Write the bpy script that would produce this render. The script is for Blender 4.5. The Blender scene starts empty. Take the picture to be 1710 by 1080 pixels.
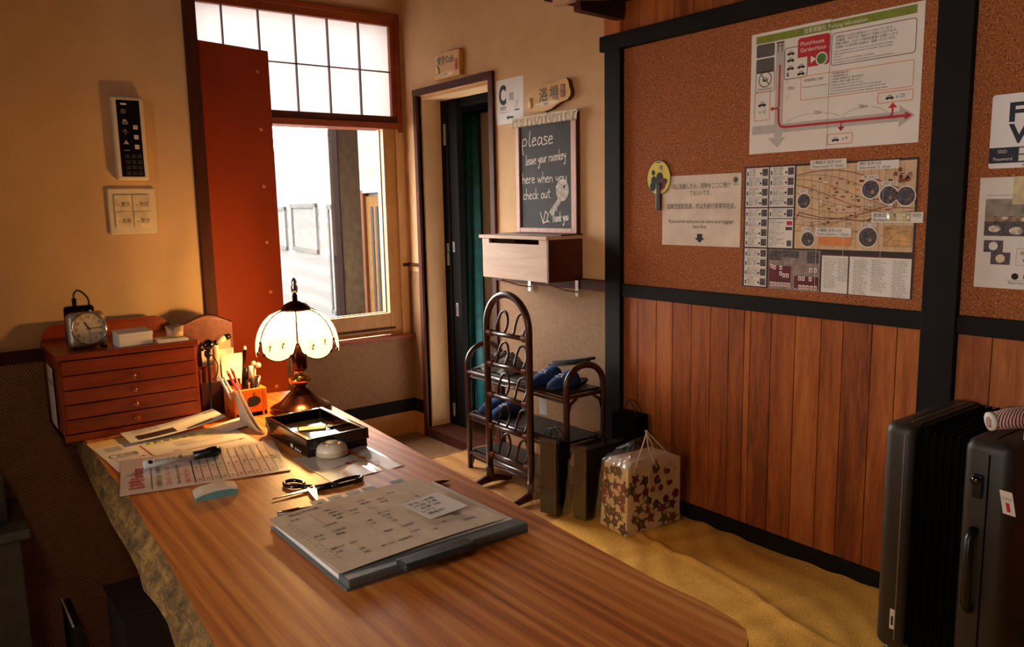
import bpy, bmesh, math, random
from mathutils import Vector, Matrix
random.seed(7)
PI = math.pi
SC = bpy.context.scene
COL = SC.collection

# ---------------------------------------------------------------- camera, world, light, exposure
YAW, PIT, ROL, FPX = math.radians(142.90632), math.radians(-8.48262), math.radians(-1.12901), 1333.73
CP = Vector((4.22934, -2.43339, 1.2715))
_f = Vector((math.cos(PIT)*math.cos(YAW), math.cos(PIT)*math.sin(YAW), math.sin(PIT)))
_r = _f.cross(Vector((0, 0, 1))).normalized()
_u = _r.cross(_f)
CR = _r*math.cos(ROL) + _u*math.sin(ROL)
CU = -_r*math.sin(ROL) + _u*math.cos(ROL)
cam_d = bpy.data.cameras.new('camera')
cam = bpy.data.objects.new('camera', cam_d)
COL.objects.link(cam)
cam_d.sensor_width = 36.0
cam_d.lens = 36.0*FPX/1710.0
cam_d.clip_start = 0.02
cam.matrix_world = Matrix(((CR.x, CU.x, -_f.x, CP.x), (CR.y, CU.y, -_f.y, CP.y), (CR.z, CU.z, -_f.z, CP.z), (0, 0, 0, 1)))
SC.camera = cam

def at(u, v, axis, val):
    """the point where the photograph's pixel (u, v) meets the plane axis = val: used to survey the room"""
    d = CR*((u-855)/FPX) - CU*((v-540)/FPX) + _f
    return CP + d*((val-CP[axis])/d[axis])

W = bpy.data.worlds.new('sky')
SC.world = W
W.use_nodes = True
_bg = W.node_tree.nodes['Background']
_bg.inputs[0].default_value = (1.0, 0.96, 0.9, 1)
_bg.inputs[1].default_value = 14.0
SC.view_settings.view_transform = 'Standard'
SC.view_settings.look = 'None'
SC.view_settings.gamma = 1
SC.view_settings.exposure = 0.6
SC.cycles.use_denoising = True
SC.cycles.max_bounces = 10
SC.cycles.diffuse_bounces = 5
SC.cycles.transparent_max_bounces = 12
SC.cycles.sample_clamp_indirect = 6.0

def light(name, kind, loc, energy, color, **k):
    d = bpy.data.lights.new(name, kind)
    d.energy = energy
    d.color = color
    for a, b in k.items():
        setattr(d, a, b)
    o = bpy.data.objects.new(name, d)
    COL.objects.link(o)
    o.location = loc
    return o
# daylight through the window: a portal that helps the sky find the opening
pt = light('window_portal', 'AREA', (-0.14, -0.63, 1.45), 1, (1, 1, 1), shape='RECTANGLE', size=1.3, size_y=1.9)
pt.rotation_euler = (0, -PI/2, 0)
pt.data.cycles.is_portal = True

p2 = light('fill_window_portal', 'AREA', (3.525, -4.9, 1.5), 1, (1, 1, 1), shape='RECTANGLE', size=1.25, size_y=1.0)  # portal for the added fill window behind the viewer
p2.rotation_euler = (PI/2, 0, 0)
p2.data.cycles.is_portal = True

# ---------------------------------------------------------------- materials
def lin(h):
    h = h.lstrip('#')
    c = [int(h[i:i+2], 16)/255 for i in (0, 2, 4)]
    return tuple([x/12.92 if x <= .04045 else ((x+.055)/1.055)**2.4 for x in c]) + (1,)
MATS = {}
def new_mat(name):
    m = bpy.data.materials.new(name)
    m.use_nodes = True
    nt = m.node_tree
    b = nt.nodes['Principled BSDF']
    MATS[name] = m
    return m, nt, b
def nd(nt, t, **k):
    n = nt.nodes.new(t)
    for a, v in k.items():
        if a.startswith('i_'):
            n.inputs[int(a[2:])].default_value = v
        else:
            setattr(n, a, v)
    return n
def obj_coord(nt, scale=(1, 1, 1), rot=(0, 0, 0)):
    tc = nd(nt, 'ShaderNodeTexCoord')
    mp = nd(nt, 'ShaderNodeMapping')
    mp.inputs['Scale'].default_value = scale
    mp.inputs['Rotation'].default_value = rot
    nt.links.new(tc.outputs['Object'], mp.inputs['Vector'])
    return mp.outputs[0]
def ramp(nt, fac, stops):
    r = nd(nt, 'ShaderNodeValToRGB')
    e = r.color_ramp.elements
    while len(e) < len(stops):
        e.new(0.5)
    for i, (p, c) in enumerate(stops):
        e[i].position = p
        e[i].color = lin(c) if isinstance(c, str) else c
    nt.links.new(fac, r.inputs[0])
    return r.outputs[0]
def bump(nt, b, h, strength, dist=.002):
    n = nd(nt, 'ShaderNodeBump')
    n.inputs['Strength'].default_value = strength
    n.inputs['Distance'].default_value = dist
    nt.links.new(h, n.inputs['Height'])
    nt.links.new(n.outputs[0], b.inputs['Normal'])
def shade(hexc, f):
    h = hexc.lstrip('#')
    return '#' + ''.join('%02x' % max(0, min(255, int(int(h[i:i+2], 16)*f))) for i in (0, 2, 4))
def mat(name, hexc, rough=.5, metal=0.0, var=.12, vscale=30, bstr=0.0, bscale=200, coat=0, spec=.5, alpha=1, trans=0):
    if name in MATS:
        return MATS[name]
    m, nt, b = new_mat(name)
    v = obj_coord(nt)
    n = nd(nt, 'ShaderNodeTexNoise')
    n.inputs['Scale'].default_value = vscale
    n.inputs['Detail'].default_value = 4
    nt.links.new(v, n.inputs['Vector'])
    c = ramp(nt, n.outputs['Fac'], [(.3, shade(hexc, 1-var)), (.7, shade(hexc, 1+var))])
    nt.links.new(c, b.inputs['Base Color'])
    b.inputs['Roughness'].default_value = rough
    b.inputs['Metallic'].default_value = metal
    b.inputs['Coat Weight'].default_value = coat
    b.inputs['Specular IOR Level'].default_value = spec
    b.inputs['Alpha'].default_value = alpha
    b.inputs['Transmission Weight'].default_value = trans
    if bstr:
        n2 = nd(nt, 'ShaderNodeTexNoise')
        n2.inputs['Scale'].default_value = bscale
        n2.inputs['Detail'].default_value = 3
        nt.links.new(v, n2.inputs['Vector'])
        bump(nt, b, n2.outputs['Fac'], bstr)
    return m
def wood(name, dark, mid, light_, scale=(1, 12, 12), freq=4, rough=.45, coat=0, island=0.0, band=0, bdir='Y', fine=.35, bstr=.15, spread=.22, spec=.5):
    m, nt, b = new_mat(name)
    v = obj_coord(nt, scale)
    n = nd(nt, 'ShaderNodeTexNoise')
    n.inputs['Scale'].default_value = freq
    n.inputs['Detail'].default_value = 6
    n.inputs['Distortion'].default_value = .6
    nt.links.new(v, n.inputs['Vector'])
    fac = n.outputs['Fac']
    if band:
        w = nd(nt, 'ShaderNodeTexWave', wave_type='BANDS', bands_direction=bdir)
        w.inputs['Scale'].default_value = band
        w.inputs['Distortion'].default_value = 11
        w.inputs['Detail'].default_value = 2.5
        w.inputs['Detail Scale'].default_value = .55
        nt.links.new(v, w.inputs['Vector'])
        mx = nd(nt, 'ShaderNodeMix', data_type='FLOAT')
        mx.inputs[0].default_value = .34
        nt.links.new(fac, mx.inputs[2])
        nt.links.new(w.outputs['Fac'], mx.inputs[3])
        fac = mx.outputs[0]
    f2 = nd(nt, 'ShaderNodeTexNoise')
    f2.inputs['Scale'].default_value = freq*9
    f2.inputs['Detail'].default_value = 4
    nt.links.new(v, f2.inputs['Vector'])
    mx2 = nd(nt, 'ShaderNodeMix', data_type='FLOAT')
    mx2.inputs[0].default_value = fine
    nt.links.new(fac, mx2.inputs[2])
    nt.links.new(f2.outputs['Fac'], mx2.inputs[3])
    fac = mx2.outputs[0]
    if island:
        g = nd(nt, 'ShaderNodeNewGeometry')
        ma = nd(nt, 'ShaderNodeMath', operation='MULTIPLY_ADD')
        ma.inputs[1].default_value = island
        ma.inputs[2].default_value = -island/2
        nt.links.new(g.outputs['Random Per Island'], ma.inputs[0])
        ad = nd(nt, 'ShaderNodeMath', operation='ADD')
        nt.links.new(fac, ad.inputs[0])
        nt.links.new(ma.outputs[0], ad.inputs[1])
        fac = ad.outputs[0]
    c = ramp(nt, fac, [(.5-spread, dark), (.5, mid), (.5+spread, light_)])
    b.inputs['Specular IOR Level'].default_value = spec
    nt.links.new(c, b.inputs['Base Color'])
    b.inputs['Roughness'].default_value = rough
    b.inputs['Coat Weight'].default_value = coat
    b.inputs['Coat Roughness'].default_value = .25
    bump(nt, b, fac, bstr, .001)
    return m
def weave_mat(name, light_, dark, a=.0037, bb=.0052):
    m, nt, b = new_mat(name)
    tc = nd(nt, 'ShaderNodeTexCoord')
    sp = nd(nt, 'ShaderNodeSeparateXYZ')
    nt.links.new(tc.outputs['Object'], sp.inputs[0])
    su = nd(nt, 'ShaderNodeMath', operation='ADD')
    nt.links.new(sp.outputs[0], su.inputs[0])
    nt.links.new(sp.outputs[1], su.inputs[1])
    def sine(src, k):
        x = nd(nt, 'ShaderNodeMath', operation='MULTIPLY')
        x.inputs[1].default_value = k
        nt.links.new(src, x.inputs[0])
        s = nd(nt, 'ShaderNodeMath', operation='SINE')
        nt.links.new(x.outputs[0], s.inputs[0])
        return s.outputs[0]
    p = nd(nt, 'ShaderNodeMath', operation='MULTIPLY')
    nt.links.new(sine(su.outputs[0], PI/a), p.inputs[0])
    nt.links.new(sine(sp.outputs[2], PI/bb), p.inputs[1])
    h = nd(nt, 'ShaderNodeMath', operation='MULTIPLY_ADD')
    h.inputs[1].default_value = .5
    h.inputs[2].default_value = .5
    nt.links.new(p.outputs[0], h.inputs[0])
    n = nd(nt, 'ShaderNodeTexNoise')
    n.inputs['Scale'].default_value = 60
    nt.links.new(tc.outputs['Object'], n.inputs['Vector'])
    ad = nd(nt, 'ShaderNodeMath', operation='MULTIPLY_ADD')
    ad.inputs[1].default_value = .35
    nt.links.new(n.outputs['Fac'], ad.inputs[0])
    nt.links.new(h.outputs[0], ad.inputs[2])
    c = ramp(nt, ad.outputs[0], [(.35, dark), (.6, light_), (.95, shade(light_, 1.12))])
    nt.links.new(c, b.inputs['Base Color'])
    b.inputs['Roughness'].default_value = .75
    bump(nt, b, h.outputs[0], .6, .003)
    return m

dark_boards = wood('rear_wall_boards', '#2a160c', '#3c2012', '#4c2c1a', (6, 6, 1), 3, .7)  # dark finish given to unseen rear surfaces to cut bounced light
plaster = mat('plaster', '#dab488', .9, var=.025, vscale=9, bstr=.35, bscale=260)
_m, _nt, _b = new_mat('cork')
_v = obj_coord(_nt)
_n = nd(_nt, 'ShaderNodeTexNoise'); _n.inputs['Scale'].default_value = 190; _n.inputs['Detail'].default_value = 3
_nt.links.new(_v, _n.inputs['Vector'])
_nt.links.new(ramp(_nt, _n.outputs['Fac'], [(.3, '#421e0a'), (.43, '#965228'), (.6, '#a86234'), (.74, '#d09a62')]), _b.inputs['Base Color'])
_b.inputs['Roughness'].default_value = .9
bump(_nt, _b, _n.outputs['Fac'], .3)
cork = _m
weave = weave_mat('woven_straw', '#a67c54', '#2a1812')
plank = wood('wall_plank_wood', '#602a10', '#9c5020', '#bb6e34', (9, 9, .9), 2.2, .4, island=.2)
floor_wood = wood('floor_wood', '#a8703c', '#c99257', '#e2b27a', (1.2, 9, 9), 2.5, .35, coat=.2, island=.25)
floor_tile = mat('entry_floor_tile', '#7d5a3a', .6, var=.1, bstr=.1)
def slab_mat():
    m, nt, b = new_mat('desk_wood')
    tc = nd(nt, 'ShaderNodeTexCoord')
    def mapped(loc, sc):
        mp = nd(nt, 'ShaderNodeMapping'); mp.inputs['Location'].default_value = loc; mp.inputs['Scale'].default_value = sc
        nt.links.new(tc.outputs['Object'], mp.inputs['Vector']); return mp.outputs[0]
    r = nd(nt, 'ShaderNodeTexWave', wave_type='RINGS', rings_direction='Z', wave_profile='SIN')
    r.inputs['Scale'].default_value = 14; r.inputs['Distortion'].default_value = 3.5; r.inputs['Detail'].default_value = 3; r.inputs['Detail Scale'].default_value = 1.6
    nt.links.new(mapped((-.07, .03, 0), (.055, 1, 0)), r.inputs['Vector'])
    f = nd(nt, 'ShaderNodeTexNoise'); f.inputs['Scale'].default_value = 1.0; f.inputs['Detail'].default_value = 5; f.inputs['Roughness'].default_value = .65
    nt.links.new(mapped((0, 0, 0), (5, 190, 190)), f.inputs['Vector'])
    g = nd(nt, 'ShaderNodeTexNoise'); g.inputs['Scale'].default_value = 1.0; g.inputs['Detail'].default_value = 3
    nt.links.new(mapped((3, 1, 0), (.8, 14, 14)), g.inputs['Vector'])
    a = nd(nt, 'ShaderNodeMix', data_type='FLOAT'); a.inputs[0].default_value = .2
    nt.links.new(g.outputs['Fac'], a.inputs[2]); nt.links.new(r.outputs['Fac'], a.inputs[3])
    c = nd(nt, 'ShaderNodeMix', data_type='FLOAT'); c.inputs[0].default_value = .42
    nt.links.new(a.outputs[0], c.inputs[2]); nt.links.new(f.outputs['Fac'], c.inputs[3])
    nt.links.new(ramp(nt, c.outputs[0], [(.33, '#9a4c18'), (.5, '#d07c36'), (.65, '#e8a054')]), b.inputs['Base Color'])
    b.inputs['Roughness'].default_value = .42; b.inputs['Coat Weight'].default_value = .1; b.inputs['Coat Roughness'].default_value = .3
    bump(nt, b, c.outputs[0], .12, .001)
    return m
desk_wood = slab_mat()
bark = wood('live_edge_bark', '#2e1c0c', '#6e4e22', '#a07838', (9, 9, 14), 3.0, .85, bstr=1.0, fine=.4, spread=.16)
red_wood = wood('cabinet_red_wood', '#6e2408', '#8f3510', '#a8451a', (6, 1, 10), 3, .38, coat=.25)
box_wood = wood('pale_beech', '#c9a183', '#d8b698', '#e6c9ae', (1, 10, 12), 3, .5)
dark_red_wood = wood('dark_red_wood', '#3c1109', '#521b0f', '#6a2818', (1, 8, 8), 3, .4)
shoji_wood = wood('shoji_wood', '#7a2a0e', '#95401a', '#a8521f', (4, 1, 6), 3, .45)
trim_wood = wood('brown_trim_wood', '#3a1a12', '#4c2417', '#5e2e20', (1, 6, 1), 5, .65, spec=.2)
frame_tan = wood('tan_window_frame', '#a8743a', '#c08a4c', '#cf9a5c', (4, 4, 1), 4, .45)
orange_post = wood('orange_post_wood', '#a4501d', '#bd6a2c', '#cf8040', (10, 10, 1), 3, .5)
black_wood = wood('black_stained_wood', '#0a0808', '#100d0c', '#191412', (3, 10, 3), 4, .7, bstr=.3)
black_wood.node_tree.nodes['Principled BSDF'].inputs['Specular IOR Level'].default_value = .2
rattan = wood('dark_rattan', '#260d08', '#3a170e', '#55261a', (10, 10, 10), 4, .32, coat=.3)
cup_wood = wood('orange_cup_wood', '#b04a12', '#cf6a20', '#e08436', (8, 8, 1), 3, .4)
panel_paint = mat('orange_red_panel', '#963710', .5, var=.05, vscale=4)
paper = mat('white_paper', '#e6ddd4', .8, var=.02, vscale=8)
paper_cool = mat('bright_white_paper', '#f2eff0', .8, var=.015, vscale=8)
paper_warm = mat('aged_paper', '#e2cdb0', .85, var=.04, vscale=14)
map_tan = mat('map_tan', '#d2b08a', .8, var=.06, vscale=20)
ink = mat('black_ink', '#15110f', .7, var=.1)
ink_soft = mat('grey_ink', '#5c504a', .8, var=.1)
red_ink = mat('red_ink', '#b81f2a', .7, var=.06)
orange_ink = mat('orange_ink', '#d98245', .7, var=.06)
green_ink = mat('olive_green_ink', '#7d8a2a', .7, var=.08)
grey_ink = mat('pale_grey_ink', '#b9b2ab', .8, var=.04)
dark_grey_ink = mat('dark_grey_ink', '#5a5350', .8, var=.06)
navy_ink = mat('navy_ink', '#141c33', .6, var=.08)
photo_dark = mat('dark_photo_print', '#3a3236', .5, var=.75, vscale=140)
photo_mid = mat('brown_photo_print', '#6e5a4a', .5, var=.6, vscale=55)
maroon_ink = mat('maroon_ink', '#5c1720', .7, var=.1)
black_plastic = mat('black_plastic', '#0e0d0e', .35, var=.1)
white_plastic = mat('ivory_plastic', '#e4d6bd', .4, var=.03)
grey_plastic = mat('grey_plastic', '#8d8a86', .45, var=.06)
steel = mat('polished_steel', '#c8c4bd', .22, 1.0, var=.05)
bronze = mat('dark_bronze', '#4a2418', .22, .85, var=.15)
brass = mat('warm_brass', '#b98a4c', .2, 1.0, var=.08)
silver = mat('silver_clock_metal', '#a89a88', .4, .45, var=.06)
lacquer = mat('black_lacquer', '#0b0808', .12, var=.1, coat=.6)
leather = mat('brown_leather', '#7a2f14', .5, var=.15, vscale=60, bstr=.15, bscale=400)
black_card = mat('black_card', '#060505', .7, var=.15, spec=.08)
suit_shell = mat('dark_brown_shell', '#2e261f', .42, var=.12, vscale=300, bstr=.25, bscale=900)
suit_dark = mat('black_ribbed_fabric', '#080606', .9, var=.2, spec=.08)
navy_fabric = mat('navy_slipper_fabric', '#1c3f7a', .85, var=.15, vscale=120, bstr=.3, bscale=600)
teal_fabric = mat('teal_curtain_fabric', '#125a5c', .6, var=.15, vscale=20)
teal_plastic = mat('teal_plastic', '#5f8f8c', .45, var=.05)
shelf_black = mat('black_shelf_board', '#25211f', .45, var=.1)
chalk_board = mat('chalkboard_slate', '#34302f', .75, var=.2, vscale=7)
chalk = mat('white_chalk', '#e9e2da', .95, var=.1, vscale=300)
lace_cloth = mat('cream_lace', '#e6d6c0', .9, var=.15, vscale=200, bstr=.8, bscale=350)
yellow_print = mat('yellow_print', '#dcc84a', .6, var=.05)
sign_wood = wood('sign_wood', '#c08a3e', '#d8a556', '#e6bd74', (1, 8, 8), 4, .5)
cream_relief = mat('cream_relief', '#ead9b4', .7, var=.06)

def rug_mat():
    m, nt, b = new_mat('mustard_cloth')
    v = obj_coord(nt)
    n = nd(nt, 'ShaderNodeTexNoise'); n.inputs['Scale'].default_value = 260; n.inputs['Detail'].default_value = 3
    nt.links.new(v, n.inputs['Vector'])
    nt.links.new(ramp(nt, n.outputs['Fac'], [(.3, '#c48a2a'), (.5, '#e4ac44'), (.7, '#f2c868')]), b.inputs['Base Color'])
    b.inputs['Roughness'].default_value = .95
    bump(nt, b, n.outputs['Fac'], .5, .003)
    return m
mustard = rug_mat()

def mix_shader(name, a_type, a_col, b_type, b_col, fac, rough=None):
    m, nt, b = new_mat(name)
    nt.nodes.remove(b)
    out = nt.nodes['Material Output']
    A = nd(nt, a_type); A.inputs[0].default_value = a_col
    B = nd(nt, b_type); B.inputs[0].default_value = b_col
    for q in (A, B):
        if rough is not None and 'Roughness' in q.inputs:
            q.inputs['Roughness'].default_value = rough
    n = nd(nt, 'ShaderNodeTexNoise'); n.inputs['Scale'].default_value = 25
    nt.links.new(obj_coord(nt), n.inputs['Vector'])
    ma = nd(nt, 'ShaderNodeMath', operation='MULTIPLY_ADD'); ma.inputs[1].default_value = .06; ma.inputs[2].default_value = fac-.03
    nt.links.new(n.outputs['Fac'], ma.inputs[0])
    mx = nd(nt, 'ShaderNodeMixShader')
    nt.links.new(ma.outputs[0], mx.inputs[0])
    nt.links.new(A.outputs[0], mx.inputs[1])
    nt.links.new(B.outputs[0], mx.inputs[2])
    nt.links.new(mx.outputs[0], out.inputs[0])
    return m
shoji_paper = mix_shader('shoji_paper', 'ShaderNodeBsdfTranslucent', (.5, .475, .47, 1), 'ShaderNodeBsdfDiffuse', (.8, .78, .76, 1), .3)
shade_glass = mix_shader('frosted_shade_glass', 'ShaderNodeBsdfTranslucent', (.30, .40, .50, 1), 'ShaderNodeBsdfTransparent', (.97, .95, .9, 1), .5)
clear_wrap = mix_shader('clear_plastic_film', 'ShaderNodeBsdfTransparent', (.93, .93, .93, 1), 'ShaderNodeBsdfGlossy', (.9, .88, .86, 1), .12, .12)
pane_glass = mix_shader('window_glass', 'ShaderNodeBsdfTransparent', (.97, .97, .97, 1), 'ShaderNodeBsdfGlossy', (1, 1, 1, 1), .05, .02)

floral = mat('floral_bag_paper', '#e6d2a4', .45, var=.05, vscale=20)
def stripe_mat(name, c1, c2, k=120, axis='X'):
    m, nt, b = new_mat(name)
    w = nd(nt, 'ShaderNodeTexWave', bands_direction=axis)
    w.inputs['Scale'].default_value = k; w.inputs['Distortion'].default_value = 1.5
    nt.links.new(obj_coord(nt), w.inputs['Vector'])
    nt.links.new(ramp(nt, w.outputs['Fac'], [(.35, c1), (.65, c2)]), b.inputs['Base Color'])
    b.inputs['Roughness'].default_value = .85
    return m
striped_cloth = stripe_mat('striped_grey_cloth', '#3c3a3c', '#a7a29c', 45)
bandana = stripe_mat('red_white_print', '#7a1018', '#c8b8b0', 60)
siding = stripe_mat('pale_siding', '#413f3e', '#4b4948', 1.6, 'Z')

# ---------------------------------------------------------------- mesh builder
class Fr:
    """a local frame: u to the right, v up, w out of the surface; bend(u, v) lifts the surface"""
    def __init__(s, o, U, V, bend=None):
        s.o = Vector(o); s.U = Vector(U).normalized(); s.V = Vector(V).normalized(); s.W = s.U.cross(s.V); s.b = bend
    def p(s, u, v, w=0.0):
        if s.b:
            w = w + s.b(u, v)
        return s.o + s.U*u + s.V*v + s.W*w
_tcu = bpy.data.curves.new('lettering_curve', 'FONT')
_tob = bpy.data.objects.new('lettering_tmp', _tcu)
COL.objects.link(_tob)
_tcache = {}
def glyphs(s, bold):
    k = (s, bold)
    if k not in _tcache:
        _tcu.body = s
        _tcu.size = 1.0
        _tcu.resolution_u = 6 if len(s) <= 4 else (3 if len(s) < 12 else 2)
        _tcu.offset = bold
        _tcu.space_line = .95
        bpy.context.view_layer.update()
        dg = bpy.context.evaluated_depsgraph_get()
        me = bpy.data.meshes.new_from_object(_tob.evaluated_get(dg))
        vs = [tuple(v.co) for v in me.vertices]
        fs = [tuple(p.vertices) for p in me.polygons]
        bpy.data.meshes.remove(me)
        _tcache[k] = (vs, fs)
    return _tcache[k]
class MB:
    def __init__(s):
        s.v = []; s.f = []; s.m = []; s.s = []; s.mats = []
    def mi(s, m):
        if m not in s.mats:
            s.mats.append(m)
        return s.mats.index(m)
    def add(s, vs, fs, m, smooth=False):
        o = len(s.v); k = s.mi(m)
        s.v += [Vector(x) for x in vs]
        for f in fs:
            s.f.append(tuple(o+i for i in f)); s.m.append(k); s.s.append(smooth)
        return s
    def bx(s, x0, x1, y0, y1, z0, z1, m, bev=0.0, T=None, seg=2):
        if bev:
            bm = bmesh.new()
            bmesh.ops.create_cube(bm, size=1)
            for q in bm.verts:
                q.co = Vector(((x0+x1)/2 + q.co.x*(x1-x0), (y0+y1)/2 + q.co.y*(y1-y0), (z0+z1)/2 + q.co.z*(z1-z0)))
            bmesh.ops.bevel(bm, geom=list(bm.edges), offset=bev, segments=seg, affect='EDGES', profile=.5)
            bm.verts.index_update()
            vs = [q.co.copy() for q in bm.verts]; fs = [tuple(x.index for x in f.verts) for f in bm.faces]
            bm.free()
        else:
            vs = [Vector(c) for c in ((x0, y0, z0), (x1, y0, z0), (x1, y1, z0), (x0, y1, z0), (x0, y0, z1), (x1, y0, z1), (x1, y1, z1), (x0, y1, z1))]
            fs = [(0, 3, 2, 1), (4, 5, 6, 7), (0, 1, 5, 4), (1, 2, 6, 5), (2, 3, 7, 6), (3, 0, 4, 7)]
        if T is not None:
            vs = [T @ q for q in vs]
        return s.add(vs, fs, m, False)
    def fbx(s, fr, u0, u1, v0, v1, w0, w1, m, bev=0.0):
        bb = MB(); bb.bx(u0, u1, v0, v1, w0, w1, m, bev)
        return s.add([fr.p(*q) for q in bb.v], bb.f, m)
    def tube(s, pts, r, m, n=8, closed=False, caps=True, sm=0):
        pts = [Vector(p) for p in pts]; N = len(pts)
        if sm:      # smooth through the points
            q = [pts[0]*2-pts[1]] + pts + [pts[-1]*2-pts[-2]]; out = []
            for i in range(1, N):
                p0, p1, p2, p3 = q[i-1], q[i], q[i+1], q[i+2]
                for k in range(sm):
                    t = k/sm
                    out.append(.5*((2*p1)+(p2-p0)*t+(2*p0-5*p1+4*p2-p3)*t*t+(3*p1-p0-3*p2+p3)*t**3))
            pts = out+[pts[-1]]; N = len(pts)
        rs = r if isinstance(r, (list, tuple)) else [r]*N
        vs = []; up = None
        for i, p in enumerate(pts):
            if closed:
                t = pts[(i+1) % N]-pts[i-1]
            else:
                t = pts[min(i+1, N-1)]-pts[max(i-1, 0)]
            if t.length < 1e-9:
                t = Vector((0, 0, 1))
            t.normalize()
            if up is None:
                a = Vector((0, 0, 1)) if abs(t.z) < .9 else Vector((1, 0, 0))
                up = (a - t*a.dot(t)).normalized()
            else:
                up = up - t*up.dot(t)
                up = up.normalized() if up.length > 1e-6 else t.orthogonal().normalized()
            b = t.cross(up)
            for k in range(n):
                a = 2*PI*k/n
                vs.append(p + up*(math.cos(a)*rs[i]) + b*(math.sin(a)*rs[i]))
        fs = []
        for i in range(N if closed else N-1):
            j = (i+1) % N
            for k in range(n):
                l = (k+1) % n
                fs.append((i*n+k, i*n+l, j*n+l, j*n+k))
        if caps and not closed:
            fs.append(tuple(range(n-1, -1, -1))); fs.append(tuple((N-1)*n+k for k in range(n)))
        return s.add(vs, fs, m, True)
    def lathe(s, c, prof, m, n=24, axis=None, smooth=True, cap=True):
        c = Vector(c)
        Z = Vector(axis or (0, 0, 1)).normalized(); X = Z.orthogonal().normalized() if axis else Vector((1, 0, 0)); Y = Z.cross(X)
        vs = []; fs = []
        for r, z in prof:
            for k in range(n):
                a = 2*PI*k/n
                vs.append(c + Z*z + X*(r*math.cos(a)) + Y*(r*math.sin(a)))
        for i in range(len(prof)-1):
            for k in range(n):
                l = (k+1) % n
                fs.append((i*n+k, i*n+l, (i+1)*n+l, (i+1)*n+k))
        if cap and prof[0][0] > 1e-4: fs.append(tuple(range(n-1, -1, -1)))
        if cap and prof[-1][0] > 1e-4: fs.append(tuple((len(prof)-1)*n+k for k in range(n)))
        return s.add(vs, fs, m, smooth)
    def ball(s, c, r, m, n=12):
        r = r if isinstance(r, (tuple, list)) else (r, r, r)
        c = Vector(c); vs = []; fs = []; h = n//2
        for i in range(h+1):
            t = PI*i/h
            for k in range(n):
                a = 2*PI*k/n
                vs.append(c + Vector((r[0]*math.sin(t)*math.cos(a), r[1]*math.sin(t)*math.sin(a), r[2]*math.cos(t))))
        for i in range(h):
            for k in range(n):
                l = (k+1) % n
                fs.append((i*n+k, (i+1)*n+k, (i+1)*n+l, i*n+l))
        return s.add(vs, fs, m, True)
    def prism(s, poly, fr, w0, w1, m, m2=None):
        n = len(poly)
        vs = [fr.p(u, v, w0) for u, v in poly] + [fr.p(u, v, w1) for u, v in poly]
        s.add(vs, [tuple(range(n, 2*n)), tuple(range(n-1, -1, -1))], m)
        s.add(vs, [(i, (i+1) % n, n+(i+1) % n, n+i) for i in range(n)], m2 or m)
        return s
    def rect(s, fr, u0, v0, u1, v1, m, w=.0006):
        nu = max(1, int(abs(u1-u0)/.02)) if fr.b else 1
        nv = max(1, int(abs(v1-v0)/.02)) if fr.b else 1
        vs = [fr.p(u0+(u1-u0)*i/nu, v0+(v1-v0)*j/nv, w) for j in range(nv+1) for i in range(nu+1)]
        fs = [(j*(nu+1)+i, j*(nu+1)+i+1, (j+1)*(nu+1)+i+1, (j+1)*(nu+1)+i) for j in range(nv) for i in range(nu)]
        return s.add(vs, fs, m)
    def sheet(s, fr, w_, h_, m, th=.0004):
        nu, nv = (14, 14) if fr.b else (1, 1)
        for z, flip in ((0, True), (th, False)):
            vs = [fr.p(w_*i/nu, h_*j/nv, z) for j in range(nv+1) for i in range(nu+1)]
            fs = [(j*(nu+1)+i, j*(nu+1)+i+1, (j+1)*(nu+1)+i+1, (j+1)*(nu+1)+i) for j in range(nv) for i in range(nu)]
            if flip: fs = [f[::-1] for f in fs]
            s.add(vs, fs, m, bool(fr.b))
        e = [(w_*i/nu, 0) for i in range(nu+1)] + [(w_, h_*j/nv) for j in range(1, nv+1)] + [(w_*i/nu, h_) for i in range(nu-1, -1, -1)] + [(0, h_*j/nv) for j in range(nv-1, 0, -1)]
        n = len(e)
        vs = [fr.p(u, v, 0) for u, v in e] + [fr.p(u, v, th) for u, v in e]
        s.add(vs, [(i, (i+1) % n, n+(i+1) % n, n+i) for i in range(n)], m)
        return s
    def poly(s, fr, pts, m, w=.0007):
        return s.add([fr.p(u, v, w) for u, v in pts], [tuple(range(len(pts)))], m)
    def line(s, fr, pts, t, m, w=.0008, closed=False):
        w0 = w
        pts = [Vector((a, b)) for a, b in pts]
        n = len(pts)
        for i in range(n if closed else n-1):
            a, b = pts[i], pts[(i+1) % n]
            w = w0 + .00002*(i % 7)
            d = b-a
            if d.length < 1e-7: continue
            d.normalize(); q = Vector((-d.y, d.x))*(t/2); a = a-d*(t*.35); b = b+d*(t*.35)
            s.add([fr.p(*(a-q), w), fr.p(*(b-q), w), fr.p(*(b+q), w), fr.p(*(a+q), w)], [(0, 1, 2, 3)], m)
        return s
    def disc(s, fr, u, v, r, m, w=.0009, n=20, r2=None):
        r2 = r2 or r
        return s.poly(fr, [(u+r*math.cos(2*PI*k/n), v+r2*math.sin(2*PI*k/n)) for k in range(n)], m, w)
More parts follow.
